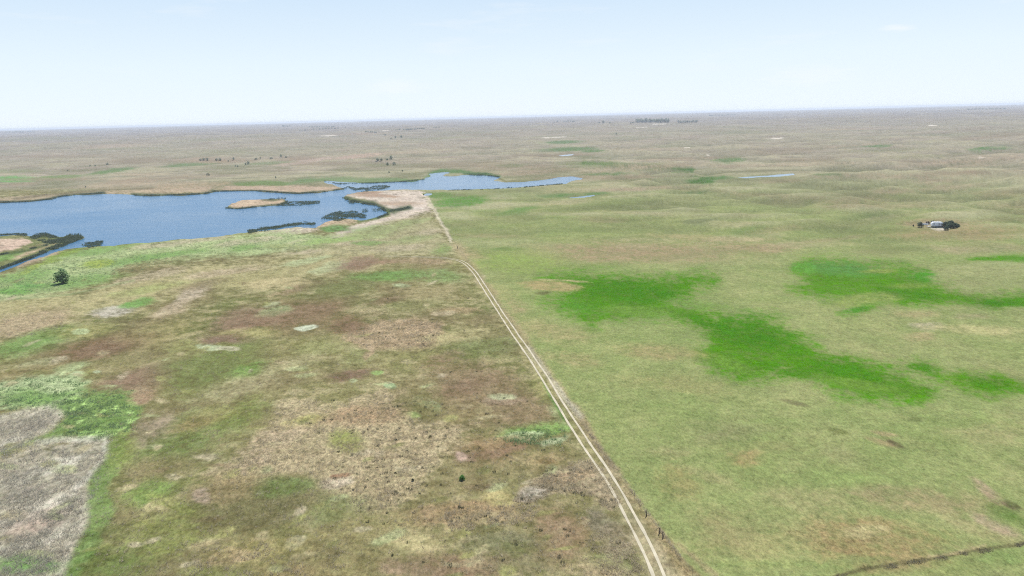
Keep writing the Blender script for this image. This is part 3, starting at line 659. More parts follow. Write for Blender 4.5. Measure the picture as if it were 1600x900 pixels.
def pts_in_poly(poly, n):
    A = np.array(poly, float); out = []
    while sum(len(o) for o in out) < n:
        p = np.stack([rng.uniform(A[:,0].min(), A[:,0].max(), n * 3), rng.uniform(A[:,1].min(), A[:,1].max(), n * 3)], 1)
        out.append(p[sdf(poly, p[:, 0], p[:, 1]) > 0])
    return np.concatenate(out)[:n]
def pts_on_line(pts, w, n):
    A = np.array(pts, float); seg = np.hypot(*np.diff(A, axis=0).T); cum = np.concatenate([[0], np.cumsum(seg)])
    s = rng.uniform(0, cum[-1], n); X = np.interp(s, cum, A[:, 0]); Y = np.interp(s, cum, A[:, 1])
    return np.stack([X, Y + rng.normal(0, .45, n) * w], 1)

# ================================================================== BUILD
ground = build_ground(); ground.data.materials.append(ground_mat()); tag(ground, kind='structure')

wm = water_mat(); wpond = water_mat('sheltered pond water', .12, (.03, .08))
def water_sheet(name, pts, z=0.0, mat=None):
    d = ray(np.array([p[0] for p in pts]), np.array([p[1] for p in pts])); t = (z - ALT) / d[:, 2]
    o = link_mesh(name, [(d[i,0]*t[i], d[i,1]*t[i], z) for i in range(len(pts))], [tuple(range(len(pts)))], mat or wm)
    tag(o, kind='structure'); return o
warm = water_mat('sheltered arm of the lake', .45, (.08, .16))
water_sheet('lake', [(470,296),(470,284),(560,281),(668,266),(700,263),(925,272),(925,284),(850,296),(760,301),(665,300.5),(612,297),(545,296.5)], 0.0, warm)
water_sheet('lake', [(-230,329),(0,309),(150,296),(330,291),(470,296),(545,296.5),(612,297),(665,300.5),(640,345),(520,365),(350,378),(160,391),(90,406),(0,436),(-230,500)])
for Pd in PONDS:
    A = np.array(Pd); cx, cy = A.mean(0)
    water_sheet('pond', [(cx + (px_ - cx) * 1.25, cy + (py_ - cy) * 1.7) for px_, py_ in Pd], 0.0, wpond)

# wheel ruts of the farm track
sand = plain('sandy wheel rut', tuple(alb((224,213,183))), .95, .22, .35)
def dense(pts, step):
    A = np.array(pts); seg = np.hypot(*np.diff(A, axis=0).T); cum = np.concatenate([[0], np.cumsum(seg)])
    s = np.arange(0, cum[-1], step); return np.stack([np.interp(s, cum, A[:, k]) for k in range(A.shape[1])], 1)
ctrl = np.array(TRACK, float)
tx, ty, tz = many_at(ctrl[:, 0], ctrl[:, 1])
cl = dense(np.stack([tx, ty], 1), 1.0)
ker = np.hanning(31); ker /= ker.sum()
pad = np.pad(cl, ((15, 15), (0, 0)), mode='edge'); cl = np.stack([np.convolve(pad[:, k], ker, 'valid') for k in range(2)], 1)
tan_ = np.gradient(cl, axis=0); tan_ /= np.linalg.norm(tan_, axis=1)[:, None]; nor = np.stack([-tan_[:, 1], tan_[:, 0]], 1)
vs, fs = [], []
end_fade = len(cl)
dist = np.hypot(cl[:, 0], cl[:, 1])
for side in (-1, 1):
    w = .29 + .12 * perlin(np.arange(len(cl)) / 7.0 + side, np.zeros(len(cl))) + .06 * perlin(np.arange(len(cl)) / 2.1, np.full(len(cl), side * 3.))
    wig = .14 * perlin(np.arange(len(cl)) / 11.0, np.full(len(cl), side * 5.5))
    w = w * np.clip(1 - (np.arange(len(cl)) - len(cl) * .80) / (len(cl) * .35), .35, 1)
    k0 = len(vs)
    for e in (-1, 0, 1):
        pass
    for i in range(len(cl)):
        for e in (-1, 0, 1):
            p = cl[i] + nor[i] * (side * 1.0 + wig[i] + e * w[i]); vs.append([p[0], p[1], 0.0, e])
    for i in range(len(cl) - 1):
        for e in range(2):
            a = k0 + i * 3 + e; fs.append((a, a + 1, a + 4, a + 3))
V = np.array(vs); V[:, 2] = terrain(V[:, 0], V[:, 1]) + .05 + np.where(V[:, 3] == 0, 0, -.012)
track = link_mesh('dirt_track', V[:, :3], fs, sand, None, True); tag(track, kind='structure')

# ---- fence
steel = plain('dull steel', (.09, .085, .08), .6, .2, 5, .5); wood = plain('weathered wood', (.10, .075, .055), .9, .3, 6); wire = plain('fence wire', (.16, .15, .14), .6, .1, 5, .6)
fp = np.array([(1112,936),(1030,831),(1010,804),(867,600),(715,386),(690,347),(668,312)], float)
fx_, fy_, fz_ = many_at(fp[:, 0], fp[:, 1]); fl = dense(np.stack([fx_, fy_], 1), 6.6)
fz = terrain(fl[:, 0], fl[:, 1])
fr = empty('wire_fence', (fl[0, 0], fl[0, 1], fz[0]))
tag(fr, 'long low wire fence on thin dark posts along the right side of the dirt track', 'fence')
o3 = np.array([fl[0, 0], fl[0, 1], fz[0]])
mbp = MB(); mbp.tube([(0, 0, -.3), (0, 0, 1.25)], [.024, .02], 5); mbp.box((0, 0, .5), (.04, .015, 1.3)); post0 = mbp.build('post', steel, fr)
for i in range(len(fl)):
    p = post0 if i == 0 else post0.copy()
    if i: C.objects.link(p); p.parent = fr
    p.location = Vector(np.array([fl[i, 0], fl[i, 1], fz[i]]) - o3); p.rotation_euler = (random.uniform(-.06, .06), random.uniform(-.06, .06), random.uniform(0, 3))
mbw = MB(); mbw.tube([(0, 0, -.4), (.01, 0, .6), (0, .01, 1.35)], [.11, .10, .085], 8); wp0 = mbw.build('wooden_post', wood, fr)
wps = [(1010,807),(1030,834),(1036,841),(715,388)]
for i, (a, b) in enumerate(wps):
    p = wp0 if i == 0 else wp0.copy()
    if i: C.objects.link(p); p.parent = fr
    p.location = Vector(ground_at(a, b) - o3); p.rotation_euler = (0, .08 * (i - 1), i)
    p['label'] = 'thick dark wooden post in the wire fence'
    if i == 3: p.scale = (1.7, 1.7, 1.25)
for hgt in (.45, .8, 1.12):
    m_ = MB(); m_.tube([(fl[i, 0] - o3[0], fl[i, 1] - o3[1], fz[i] - o3[2] + hgt) for i in range(len(fl))], [.006] * len(fl), 4); m_.build('wire', wire, fr)

# ---- foliage materials
bark = plain('bark', (.07, .055, .045), .9, .3, 3)
M_willow = leafy('willow leaves', (.13, .20, .085), (.26, .37, .16), .5, .5)
M_dark = leafy('dark leaves', (.04, .065, .036), (.08, .12, .06), .6, .35)
M_far = leafy('grey green leaves', (.13, .17, .115), (.20, .25, .155), .3, .45)
M_jun = leafy('bright juniper leaves', (.06, .15, .03), (.15, .32, .06), 2, .45)
M_rust = leafy('rust brown leaves', (.07, .045, .035), (.13, .085, .06), 2)
M_reed = leafy('dark green reeds', (.075, .105, .06), (.16, .19, .11), .12, .45)
M_tus = leafy('straw tussock', (.30,.25,.16), (.60,.52,.36), .25, .55)
M_pale = leafy('bleached reeds', (.25,.225,.17), (.54,.50,.40), .25, .5)
M_green = leafy('pale green sedge', (.10,.19,.05), (.36,.43,.23), .25, .5)
M_forb = leafy('dark forbs', (.07,.075,.04), (.16,.155,.09), .5, .35)
M_weed = leafy('dark weeds', (.14,.125,.07), (.40,.36,.23), .5, .5)

# ---- the two bushes that stand alone
p = ground_at(98, 443); k = depth_of(p) / F
t = empty('willow_tree', p); tag(t, 'big round leafy green tree alone in the pale meadow below the lake', 'tree')
tree_parts(t, 25 * k, 21 * k, .1, .48, 950, M_willow, bark, 'round', 19, 7, .6)
p = ground_at(722, 750); k = depth_of(p) / F
t = empty('juniper_bush', p); tag(t, 'small bright green round bush standing alone on the brown grass left of the track', 'bush')
tree_parts(t, 10.5 * k, 8 * k, .05, .10, 600, M_jun, bark, 'dome', 12, 3)
p = ground_at(645, 752); k = depth_of(p) / F
t = empty('bush', p); tag(t, 'tiny dark olive bush on the brown grass, left of the bright green bush', 'bush')
tree_parts(t, 4.5 * k, 5 * k, .02, .05, 500, M_dark, bark, 'round', 5, 2)

# ---- homestead: white camper trailer, trough, trees
white = plain('white enamel', (.78, .79, .80), .35, .05, 1.5); wdark = plain('tinted window', (.05, .06, .08), .15, .1, 1); rubber = plain('tyre rubber', (.03, .03, .03), .8, .1, 4); grey = plain('grey metal', (.35, .36, .38), .45, .1, 2, .4); stripe = plain('grey blue trim', (.32, .40, .52), .4, .05, 2)
p = ground_at(1463, 354.5); k = depth_of(p) / F
rz = R(-8) + math.atan2(-p[0], p[1]) * .9 + R(24)
cr = empty('camper_trailer', p, rz); tag(cr, 'boxy white camper trailer parked between dark trees on the right of the pasture', 'trailer')
Lc, Wc, Hc = 7.0, 2.7, 2.9
b0 = .55
prof = [(-Lc/2+.5, b0), (Lc/2-.25, b0), (Lc/2, b0+.5), (Lc/2, b0+Hc-.5), (Lc/2-.35, b0+Hc-.1), (Lc/2-.9, b0+Hc), (-Lc/2+1.1, b0+Hc), (-Lc/2+.35, b0+Hc-.35), (-Lc/2, b0+Hc*.5), (-Lc/2+.1, b0+.6)]
m_ = MB(); m_.profile(prof, Wc); body = m_.build('body', white, cr)
bv = body.modifiers.new('bevel', 'BEVEL'); bv.width = .12; bv.segments = 2
for cx_, w_ in ((-2.1, .9), (2.4, .8)):
    m_ = MB(); m_.box((cx_, -Wc/2 - .02, b0 + 1.65), (w_, .05, .5)); m_.build('window', wdark, cr)
m_ = MB(); m_.box((1.1, -Wc/2 - .02, b0 + 1.15), (.75, .05, 1.95)); m_.build('door', grey, cr)
m_ = MB(); m_.box((-1.3, -Wc/2 - .012, b0 + .75), (3.6, .03, .22)); m_.build('trim_stripe', stripe, cr)
for s in (-1, 1):
    for cx_ in (.1, .95):
        m_ = MB(); m_.disc((cx_, s * (Wc/2 - .18), .34), .34, .22); m_.build('wheel', rubber, cr)
m_ = MB(); m_.tube([(-Lc/2 + .6, -.6, .5), (-Lc/2 - 1.2, 0, .5)], [.06, .06]); m_.tube([(-Lc/2 + .6, .6, .5), (-Lc/2 - 1.2, 0, .5)], [.06, .06]); m_.tube([(-Lc/2 - 1.1, 0, .5), (-Lc/2 - 1.1, 0, 0)], [.05, .05]); m_.build('hitch', grey, cr)
m_ = MB(); m_.box((.6, 0, b0 + Hc + .12), (1.0, .8, .28)); m_.build('roof_vent', white, cr)

p = ground_at(1444.5, 351); t = empty('stock_tank', p, R(-35)); tag(t, 'low narrow white stock tank between the round dark bush and the camper', 'tank')
m_ = MB()
n = 20; out = [(math.copysign(1.6, math.cos(a)) + 0.7 * math.cos(a), .7 * math.sin(a)) for a in (2 * math.pi * i / n + .01 for i in range(n))]
vs = [(x_, y_, 0) for x_, y_ in out] + [(x_, y_, .75) for x_, y_ in out] + [(x_ * .95, y_ * .88, .75) for x_, y_ in out] + [(x_ * .95, y_ * .88, .15) for x_, y_ in out]
fs = [(i + q * n, (i + 1) % n + q * n, (i + 1) % n + (q + 1) * n, i + (q + 1) * n) for q in range(3) for i in range(n)] + [tuple(range(3 * n, 4 * n))]
m_.add(vs, fs); m_.build('tank_wall', white, t)
m_ = MB(); m_.add([(x_ * .95, y_ * .88, .62) for x_, y_ in out], [tuple(range(n))]); m_.build('tank_water', wm, t)
p = ground_at(1453, 354.8); t = empty('flatbed_trailer', p, R(4)); tag(t, 'low pale flatbed trailer in front of the left end of the camper', 'trailer')
m_ = MB(); m_.box((0, 0, .6), (3.6, 1.9, .12)); m_.build('bed', plain('pale deck boards', (.62, .58, .50), .8, .12, 3), t)
for s in (-1, 1):
    m_ = MB(); m_.disc((.3, s * .8, .3), .3, .18); m_.build('wheel', rubber, t)
m_ = MB(); m_.tube([(-1.7, -.5, .5), (-2.9, 0, .5)], [.05, .05]); m_.tube([(-1.7, .5, .5), (-2.9, 0, .5)], [.05, .05]); m_.build('hitch', grey, t)

def lone_tree(px_, py_, wpx, hpx, label, cat='tree', name='tree', mat=None, shape='round', lobes=7, n=700, group=None):
    p = ground_at(px_, py_); k = depth_of(p) / F
    t = empty(name, p); tag(t, label, cat, group)
    w, h = wpx * k, hpx * k
    tree_parts(t, w, h * 1.02, .06 * h, max(.18, .055 * w), n, mat or M_dark, bark, shape, lobes, 1)
    return t
lone_tree(1437.5, 355.5, 9.5, 8.5, 'round dark bush at the left end of the camper', 'bush', 'bush', M_dark, 'dome', 8, 900)
lone_tree(1427, 354, 3, 3, 'tiny dark bush farthest left beside the camper yard', 'bush', 'bush', M_dark, 'round', 4, 200)
lone_tree(1449.5, 349.5, 6, 3.5, 'low rust brown bush behind the white stock tank', 'bush', 'bush', M_rust, 'dome', 5, 400)
lone_tree(1457, 348.5, 5, 3.5, 'low brown bush close behind the camper', 'bush', 'bush', M_rust, 'dome', 5, 400)
for a, b, w_, h_, l_ in ((1476,354.5,11,7.5,'dark evergreen touching the right end of the camper'),(1478,360,8,6.5,'dark evergreen nearest the viewer in the camper grove'),
                      (1484,358,13,9.5,'broad dark evergreen in the middle of the camper grove'),(1490.5,357,12,8.5,'dark evergreen right of the middle of the camper grove'),(1496,355,7,5,'small dark evergreen at the right end of the camper grove'),(1485,352,12,7,'dark evergreen at the back of the camper grove')):
    lone_tree(a, b, w_, h_, l_, 'tree', 'evergreen_tree', M_dark, 'dome', 8, 900, 'evergreens beside the camper')

# ---- trees of the far country: a few built, the rest copies with their own size and turn
far_src = []
for i in range(4):
    s = empty('tree', (0, 0, 0)); far_src.append(s)
    tree_parts(s, 10, 8.6, .5, .62, 380, M_far, bark, ('round', 'dome')[i % 2], 7 + i, 1)
used = set()
def far_tree(px_, py_, wpx, hpx, label, group, cat='tree'):
    p = ground_at(px_, py_); k = depth_of(p) / F
    i = random.randrange(4)
    if i in used: t = copy_tree(far_src[i])
    else: t = far_src[i]; used.add(i)
    t.location = p; t.rotation_euler = (0, 0, random.uniform(0, 6.28)); t.scale = (.9 * wpx * k / 10, .9 * wpx * k / 10, .82 * hpx * k / 8.6)
    for key in ('label', 'category', 'group'):
        if key in t: del t[key]
    tag(t, label, cat, group); return t
g = 'scattered trees north of the lake'
for a in ((313.5,251.5,6,4.5,'bushy tree at the left end of the tree row beyond the lake'),(318.5,251,6,5,'bushy tree second from the left in the row beyond the lake'),(324,251,5.5,5.5,'rounder darker tree third in the row beyond the lake'),
          (338.5,251,6,4,'low bushy tree, left of a close pair in the row beyond the lake'),(344,251,6,4.5,'low bushy tree, right of a close pair in the row beyond the lake'),(365,250,4.5,5,'upright tree near the middle of the row beyond the lake'),
          (357,253,3,3.5,'very small bush just below the middle of the tree row beyond the lake'),(384,258,4,4.5,'left tree of the pair below the tree row beyond the lake'),(388,257.5,5.5,7,'taller right tree of the pair below the tree row beyond the lake'),
          (368,260.5,3.5,3,'left of two tiny bushes on the slope below the tree row'),(371.5,261,3.5,3,'right of two tiny bushes on the slope below the tree row'),(400,249,7,2.5,'long low scrub between tree row and twin trees'),
          (407,248,3,3.5,'narrow tree right of the long low scrub'),(424,248.5,7,3.5,'wide low tree toward the right end of the row beyond the lake'),(439,245.5,5,5,'dark tree standing highest at the right end of the row'),
          (447,246.5,5,3,'last low bush at the right end of the tree row'),(431,279,3,4.5,'single small bush above the north shore, left of the green bank'),
          (590,251.5,8,5,'left tree of the clump above the lake narrows'),(596,251.5,7,4.5,'second tree of the clump above the lake narrows'),(605,250.5,7,3.5,'low tree in the middle of the clump above the narrows'),
          (611,250,7,8,'tallest tree of the clump above the narrows'),(605.5,259,6.5,6.5,'lower left tree of the front pair above the narrows'),(616,258,7,6.5,'lower right tree of the front pair above the narrows'),
          (608,270,4,3,'small dark bush on the shore slope below the clump'),(629,268,4,3,'small bush on the shore slope right of the clump'),
          (168,258,5.5,4.5,'lone round tree on the plain left of the tree row'),(141,260,3,3,'left of two tiny bushes west of the lone round tree'),(149,260,3,3,'right of two tiny bushes west of the lone round tree'),
          (106,267,3,2.5,'tiny bush farthest west on the far plain'),(134,293,3,3,'tiny dark bush above the far left shore'),
          (602,212,4,3,'faint small tree left of the dark pair on the far slope'),(611,217.5,3.5,2.5,'low bush below the dark pair on the far slope'),(618,216,4,5,'left tree of the dark pair on the far slope'),(627,215.5,5,5,'right tree of the dark pair on the far slope'),
          (963,210,4,2.5,'tiny lone bush on the bare far slope below the long shelterbelt')):
    far_tree(*a[:4], a[4], g)
t = lone_tree(325, 274.5, 6, 3.8, 'single black low bush on the tan plain above the lake', 'bush', 'bush', M_dark, 'dome', 5, 300)
def belt(x0, x1, y0, y1, n_, w_, h_, label, group):
    for i in range(n_):
        f = (i + .5) / n_
        far_tree(x0 + (x1 - x0) * f + random.uniform(-.7, .7), y0 + (y1 - y0) * f + random.uniform(-.3, .3), w_ * random.uniform(.8, 1.25), h_ * random.uniform(.75, 1.2), label, group)
belt(994,1046,191.7,191.2,24,6,6.6,'blue green tree in the longest shelterbelt on the far ridge','trees of the long shelterbelt')
belt(1058,1090,192,191.5,11,5.2,4.6,'blue green tree in the short shelterbelt right of the long one','trees of the short shelterbelt')
belt(985,992,192.5,192,3,3,2,'tiny tree just left of the long shelterbelt','trees left of the long shelterbelt')
far_tree(942.5,192.5,7,5,'dark tree alone on the ridge left of the long shelterbelt',g); far_tree(936,192.5,4,2.5,'low bush touching the lone dark ridge tree',g); far_tree(953,192.5,3.5,2.6,'small bush right of the lone dark ridge tree',g)
belt(880,899,190.8,190.2,6,3.5,2.8,'small tree in the broken row left of the lone ridge tree','trees of the broken ridge row'); far_tree(871,190.5,4,2.8,'single small tree at the left end of the broken ridge row',g); far_tree(866,191.6,3,1.6,'lowest bush left of the broken ridge row',g)
belt(440,454,198,197.5,5,3.4,2.4,'tree of the short dark block at the far left horizon','trees of the far left block')
belt(482,524,199,198.5,11,4.5,2.2,'tree of the long pale belt below the left horizon','trees of the pale belt'); belt(488,530,202.5,200.8,9,4.5,2.0,'tree of the second pale row under the long pale belt','trees of the second pale row')
far_tree(539.5,199.4,4,1.8,'little tree right of the long pale belt',g)
belt(570,590,206,207.8,6,3.6,2.2,'tree of the low dark block left of centre','trees of the low dark block'); belt(618,626,203.6,203.3,3,3,1.6,'tree of the tiny row left of the thin dark line','trees of the tiny row'); belt(629,664,203,201.2,10,4.2,2.0,'tree of the thin dark line of trees left of centre','trees of the thin dark line'); belt(676,687,200,199.2,4,3.4,1.8,'tree of the small block at the right end of the thin line','trees of the small block')
belt(467,478,204.2,203.8,3,3.6,1.5,'tree of the faint row under the pale belt','trees of the faint row'); belt(8,55,207,206.4,9,6,1.8,'tree of the faint belt at the extreme left horizon','trees of the extreme left belt')
belt(1106,1150,181,180,9,5.5,1.7,'tree of the faint belt on the horizon right of the shelterbelts','trees of the faint horizon belt'); belt(1510,1572,171.5,170,11,6,1.8,'tree of the dark belt near the right horizon','trees of the right horizon belt')

# ---- reeds, tussocks, weeds
def reeds(label, polys, lines, mat=M_reed, h=(.7, 1.5), w=(.3, .7), per=4):
    q = [pts_in_poly(P_, n_) for P_, n_ in polys] + [pts_on_line(P_, w_, n_) for P_, w_, n_ in lines]
    q = np.concatenate(q); x, y, z = many_at(q[:, 0], q[:, 1]); z = np.maximum(z, -.2)
    n_ = len(x); clump = perlin(x / 9, y / 9) + .9 * perlin(x / 26 + 5, y / 26) + .5 * perlin(x / 4, y / 4)
    keep = clump > -.3; x, y, z = x[keep], y[keep], z[keep]; n_ = len(x)
    Vv = blades(x, y, z, rng.uniform(*h, n_) * (1 + .25 * perlin(x / 6, y / 6)), rng.uniform(*w, n_), per, np.full(n_, .9), .25)
    o = tris_mesh('reed_bed', Vv, 3, mat); tag(o, label, 'reeds', None, 'stuff'); return o
reeds('dark reeds fringing the sandy island and trailing off it to the right', [([(440,318),(455,316),(500,315),(499,319),(470,322),(430,323)], 900)], [([(353,326),(372,327),(400,324),(440,320),(450,315)], 1.1, 1100), ([(420,311.5),(447,311)], .7, 200)])
reeds('arched bed of dark reeds in the bay below the sand spit', [([(502,343),(515,335),(535,330),(555,331),(572,337),(570,344),(545,341),(530,346),(515,344)], 1700), ([(567,327),(574,327),(574,333),(567,334)], 40), ([(582,328),(596,326),(596,332),(583,333)], 60)], [])
reeds('thin dark row of reeds along the south shore of the lake', [], [([(388,363),(410,359),(430,357),(452,353),(475,350),(492,351)], 2.2, 1300)])
reeds('dark reeds across the narrows between the two lake basins', [([(541,292),(560,295),(575,291),(600,290),(611,292),(600,296),(575,300),(555,299)], 1400)], [])
reeds('dark reeds curving around the east bay under the sand spit', [([(546,316),(553,316),(553,319),(546,319)], 60)], [([(535,311),(548,314),(565,317),(585,321),(600,328),(606,334)], 2.4, 1700), ([(610,330),(630,327),(640,324)], 1.6, 350), ([(604,335),(590,341)], 1.2, 200)])
reeds('dark green reeds on the marshy point by the inlet at the left', [([(46,371),(60,366),(73,365),(94,372),(110,367),(124,367),(131,371),(112,381),(88,391),(70,397),(62,394),(90,382),(70,380)], 2600), ([(125,385),(140,379),(160,378),(158,385),(140,387)], 420)], [([(70,396),(40,406),(0,421)], 1.6, 900), ([(0,369),(27,367),(42,368)], 1.2, 350), ([(0,398),(40,391),(75,383)], 1.0, 350)])
reeds('dark reeds fringing the far north shore of the lake', [([(207,304),(233,304),(240,306),(212,307)], 250)], [([(-60,320),(0,316.5),(50,315),(80,311),(102,306),(163,301.5)], 1.0, 2200), ([(233,305.5),(283,304.5),(318,303),(334,299.5)], .9, 1100), ([(334,299),(407,298.5),(440,301),(467,302.5),(515,299),(542,294)], .7, 1200), ([(505,283),(530,288),(560,287),(620,285),(664,280)], .7, 700), ([(733,273),(760,274),(780,276.5)], .9, 500), ([(700,297.5),(750,296.5),(817,293),(880,287.5)], .5, 500)])

def tuft_field(name, label, polys, mat, h, w, per, spread, cat, lean=.5, thr=-.25, wl=3.0, fray=(0, 0)):
    q = np.concatenate([pts_in_poly(P_, n_) if len(P_) > 2 and P_[0] != P_[-1] else pts_on_line(P_[:-1], 3.2, n_) for P_, n_ in polys])
    q = q + rng.normal(0, 1, q.shape) * fray
    x, y, z = many_at(q[:, 0], q[:, 1]); keep = perlin(x / wl, y / wl) + .5 * perlin(x / (wl * 3), y / (wl * 3)) > thr
    x, y, z = x[keep], y[keep], z[keep]; n_ = len(x)
    Vv = blades(x, y, z, rng.uniform(*h, n_), rng.uniform(*w, n_), per, rng.uniform(*spread, n_), lean)
    o = tris_mesh(name, Vv, 3, mat); tag(o, label, cat, None, 'stuff'); return o
loop = lambda pts: list(pts) + [pts[-1]]
tuft_field('grass_tussocks', 'straw coloured grass tussocks scattered over the brown fen left of the track',
  [([(540,525),(560,512),(600,500),(640,498),(690,505),(690,520),(680,540),(640,548),(580,545),(555,538)], 1500), ([(318,742),(352,728),(395,700),(420,660),(440,622),(520,630),(612,605),(622,650),(720,665),(735,690),(690,720),(655,760),(600,800),(560,800),(530,770),(480,740),(400,740)], 3400),
   ([(800,783),(815,765),(850,742),(880,724),(920,716),(950,740),(972,785),(955,800),(915,772),(870,768),(832,786)], 1300), ([(690,800),(780,790),(850,790),(830,815),(720,830),(680,820)], 700), ([(-5,490),(100,490),(100,512),(30,528),(-5,530)], 500),
   ([(920,820),(990,850),(1010,900),(910,900)], 700), ([(300,860),(420,850),(480,900),(300,900)], 350), ([(150,480),(780,480),(900,700),(1000,900),(150,900)], 5200)], M_tus, (.25, .6), (.05, .12), 9, (.2, .5), 'grass')
tuft_field('bleached_reeds', 'pale bleached reeds lying over the marsh in the lower left corner',
  [([(-60,665),(0,655),(40,642),(76,636),(98,648),(86,666),(50,686),(20,706),(-60,730)], 1200), ([(-60,735),(0,718),(30,704),(60,692),(110,685),(166,684),(164,712),(140,745),(146,780),(132,822),(112,850),(97,905),(-60,905)], 4000)], M_pale, (.4, .9), (.05, .12), 8, (.3, .7), 'reeds', 1.2, -.3, 4.0, (11, 5))
tuft_field('sedge', 'pale green sedge clumps beside the bleached reeds and over the marsh meadow',
  [([(-20,608),(40,590),(100,590),(138,596),(142,640),(110,652),(60,634),(-20,645)], 1100), ([(100,630),(150,612),(195,612),(215,640),(200,672),(150,688),(100,684)], 900), ([(780,682),(820,670),(880,672),(880,695),(800,692)], 380), ([(-20,450),(60,415),(200,388),(400,366),(540,370),(470,388),(300,404),(170,432),(0,468)], 3000)], M_green, (.3, .7), (.08, .2), 8, (.3, .7), 'grass', .7, -.25, 3.0, (6, 2.5))
tuft_field('weeds', 'straw coloured weeds along the fence beside the track',
  [(loop([(1110,935),(1030,831),(1010,804),(867,600),(760,450)]), 420), (loop([(975,765),(940,705),(905,655)]), 120)], M_tus, (.25, .6), (.05, .11), 8, (.2, .5), 'weeds', .5, -.1)
tuft_field('forbs', 'small dark forb clumps dotted among the straw tussocks of the brown fen', [([(480,620),(620,606),(720,665),(735,690),(690,730),(655,780),(600,800),(560,800),(530,770),(480,740)], 130), ([(800,783),(850,742),(920,716),(972,785),(955,800),(870,768)], 40), ([(690,800),(790,790),(800,815),(700,825)], 22), ([(540,525),(600,500),(690,505),(680,540),(580,545)], 50), ([(600,440),(780,440),(860,700),(1000,890),(560,890)], 120)], M_forb, (.25, .5), (.06, .14), 26, (.25, .5), 'plants', .6, -.4)
tuft_field('weed_strip', 'dark weeds along the old fence line in the lower right corner',
  [(loop([(1295,905),(1345,889),(1400,880),(1450,873),(1525,860),(1610,848),(1680,838)]), 620)], M_weed, (.2, .5), (.06, .13), 7, (.25, .6), 'weeds', .5, .05, 4.0)

# ------------------------------------------------------------------ air
haze = MB(); haze.box((0, 13000, 44), (60000, 64000, 92)); hz = haze.build('haze', bpy.data.materials.new('haze')); tag(hz, 'thin pale blue haze lying over the whole plain', 'haze', None, 'stuff')
hm = hz.data.materials[0]; hm.use_nodes = True; nt = hm.node_tree
for n_ in list(nt.nodes): nt.nodes.remove(n_)
ho = nt.nodes.new('ShaderNodeOutputMaterial'); pv = nt.nodes.new('ShaderNodeVolumePrincipled')
pv.inputs['Color'].default_value = (.86, .92, 1, 1); pv.inputs['Density'].default_value = 8.8e-5; pv.inputs['Anisotropy'].default_value = .1
nt.links.new(pv.outputs[0], ho.inputs['Volume'])

# ------------------------------------------------------------------ light and camera
SKY_GAIN = 6.0
SUN_EL, SUN_AZ = 62.0, 22.0                       # azimuth clockwise from the view direction
sd = bpy.data.lights.new('sun', 'SUN'); sd.energy = 3.6; sd.angle = R(.5); sd.color = (1, .965, .91)
so = bpy.data.objects.new('sun', sd); C.objects.link(so)
dirv = Vector((math.sin(R(SUN_AZ)) * math.cos(R(SUN_EL)), math.cos(R(SUN_AZ)) * math.cos(R(SUN_EL)), math.sin(R(SUN_EL))))
so.rotation_euler = (-dirv).to_track_quat('-Z', 'Y').to_euler(); so.location = dirv * 300
w = bpy.data.worlds.new('World'); sc.world = w; w.use_nodes = True; nt = w.node_tree
bg = nt.nodes['Background']; sky = nt.nodes.new('ShaderNodeTexSky'); sky.sky_type = 'NISHITA'; sky.sun_disc = False
sky.sun_elevation = R(SUN_EL); sky.sun_rotation = R(SUN_AZ); sky.altitude = 800; sky.air_density = 1.0; sky.dust_density = .6; sky.ozone_density = 2.0
tc = nt.nodes.new('ShaderNodeTexCoord'); sp = nt.nodes.new('ShaderNodeSeparateXYZ'); nt.links.new(tc.outputs['Generated'], sp.inputs[0])
ramp = nt.nodes.new('ShaderNodeValToRGB'); nt.links.new(sp.outputs[2], ramp.inputs[0])          # dusty air low over the plain
ramp.color_ramp.elements[0].position = 0.0; ramp.color_ramp.elements[0].color = (.80, .872, .92, 1)
ramp.color_ramp.elements[1].position = .17; ramp.color_ramp.elements[1].color = (.56, .705, .865, 1)
e_ = ramp.color_ramp.elements.new(.07); e_.color = (.725, .832, .905, 1)
e_ = ramp.color_ramp.elements.new(.40); e_.color = (.30, .46, .74, 1)
lowc = nt.nodes.new('ShaderNodeVectorMath'); lowc.operation = 'SCALE'; lowc.inputs['Scale'].default_value = SKY_GAIN; nt.links.new(ramp.outputs[0], lowc.inputs[0])
mpc = nt.nodes.new('ShaderNodeMapping'); mpc.inputs['Scale'].default_value = (3, 3, 22); nt.links.new(tc.outputs['Generated'], mpc.inputs['Vector'])
cl_ = noise(nt, mpc.outputs[0], 1.6, 6, .6)
mr = nt.nodes.new('ShaderNodeMapRange'); mr.inputs['From Min'].default_value = .58; mr.inputs['From Max'].default_value = .80; mr.inputs['To Max'].default_value = .55; nt.links.new(cl_, mr.inputs['Value'])
wisp = nt.nodes.new('ShaderNodeMix'); wisp.data_type = 'RGBA'; nt.links.new(mr.outputs[0], wisp.inputs['Factor']); nt.links.new(lowc.outputs[0], wisp.inputs['A'])
wisp.inputs['B'].default_value = (.80 * SKY_GAIN, .845 * SKY_GAIN, .88 * SKY_GAIN, 1)
prev = wisp.outputs['Result']                       # three faint cirrus wisps
nz = noise(nt, mpc.outputs[0], 9, 5, .65)
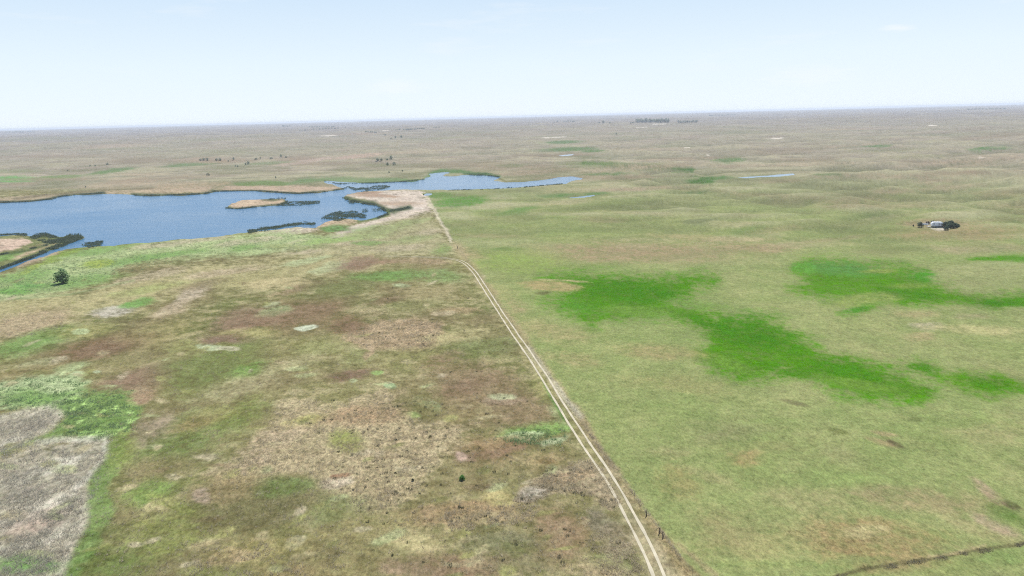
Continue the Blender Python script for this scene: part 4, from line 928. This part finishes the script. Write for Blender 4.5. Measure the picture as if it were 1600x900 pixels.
for (cpx, cpy, sx, sz, am) in ((1406, 44, 42, 190, .5), (618, 136, 20, 75, .35), (1262, 118, 16, 70, .3)):
    d0 = ray(np.array([cpx]), np.array([cpy]))[0]; d0 = d0 / np.linalg.norm(d0)
    sb = nt.nodes.new('ShaderNodeVectorMath'); sb.operation = 'SUBTRACT'; nt.links.new(tc.outputs['Generated'], sb.inputs[0]); sb.inputs[1].default_value = d0
    ml = nt.nodes.new('ShaderNodeVectorMath'); ml.operation = 'MULTIPLY'; nt.links.new(sb.outputs[0], ml.inputs[0]); ml.inputs[1].default_value = (sx, sx, sz)
    ln = nt.nodes.new('ShaderNodeVectorMath'); ln.operation = 'LENGTH'; nt.links.new(ml.outputs[0], ln.inputs[0])
    ad = mth(nt, 'ADD', ln.outputs['Value'], mth(nt, 'MULTIPLY', mth(nt, 'SUBTRACT', nz, .5), 2.2))
    mw = nt.nodes.new('ShaderNodeMapRange'); mw.inputs['From Min'].default_value = 1.0; mw.inputs['From Max'].default_value = .1; mw.inputs['To Max'].default_value = am; nt.links.new(ad, mw.inputs['Value'])
    mxw = nt.nodes.new('ShaderNodeMix'); mxw.data_type = 'RGBA'; nt.links.new(mw.outputs[0], mxw.inputs['Factor']); nt.links.new(prev, mxw.inputs['A']); mxw.inputs['B'].default_value = (.86 * SKY_GAIN, .885 * SKY_GAIN, .91 * SKY_GAIN, 1)
    prev = mxw.outputs['Result']
mz = nt.nodes.new('ShaderNodeMapRange'); mz.inputs['From Min'].default_value = .2; mz.inputs['From Max'].default_value = .55; nt.links.new(sp.outputs[2], mz.inputs['Value'])
msk = nt.nodes.new('ShaderNodeMix'); msk.data_type = 'RGBA'; nt.links.new(mz.outputs[0], msk.inputs['Factor']); nt.links.new(prev, msk.inputs['A']); nt.links.new(sky.outputs[0], msk.inputs['B'])
nt.links.new(msk.outputs['Result'], bg.inputs['Color']); bg.inputs['Strength'].default_value = .1

cd = bpy.data.cameras.new('camera'); co = bpy.data.objects.new('camera', cd); C.objects.link(co); sc.camera = co
cd.sensor_width = 36; cd.lens = F / CW * 36; cd.clip_start = 1; cd.clip_end = 80000
from mathutils import Matrix
Mx = Matrix(((CR[0], CU[0], -CF[0], 0), (CR[1], CU[1], -CF[1], 0), (CR[2], CU[2], -CF[2], ALT), (0, 0, 0, 1)))
co.matrix_world = Mx
sc.render.engine = 'CYCLES'; sc.cycles.filter_width = 1.1; sc.cycles.use_denoising = False
sc.view_settings.view_transform = 'Standard'; sc.view_settings.look = 'None'; sc.view_settings.exposure = .91; sc.view_settings.gamma = 1
sc.render.resolution_x = 1024; sc.render.resolution_y = 576
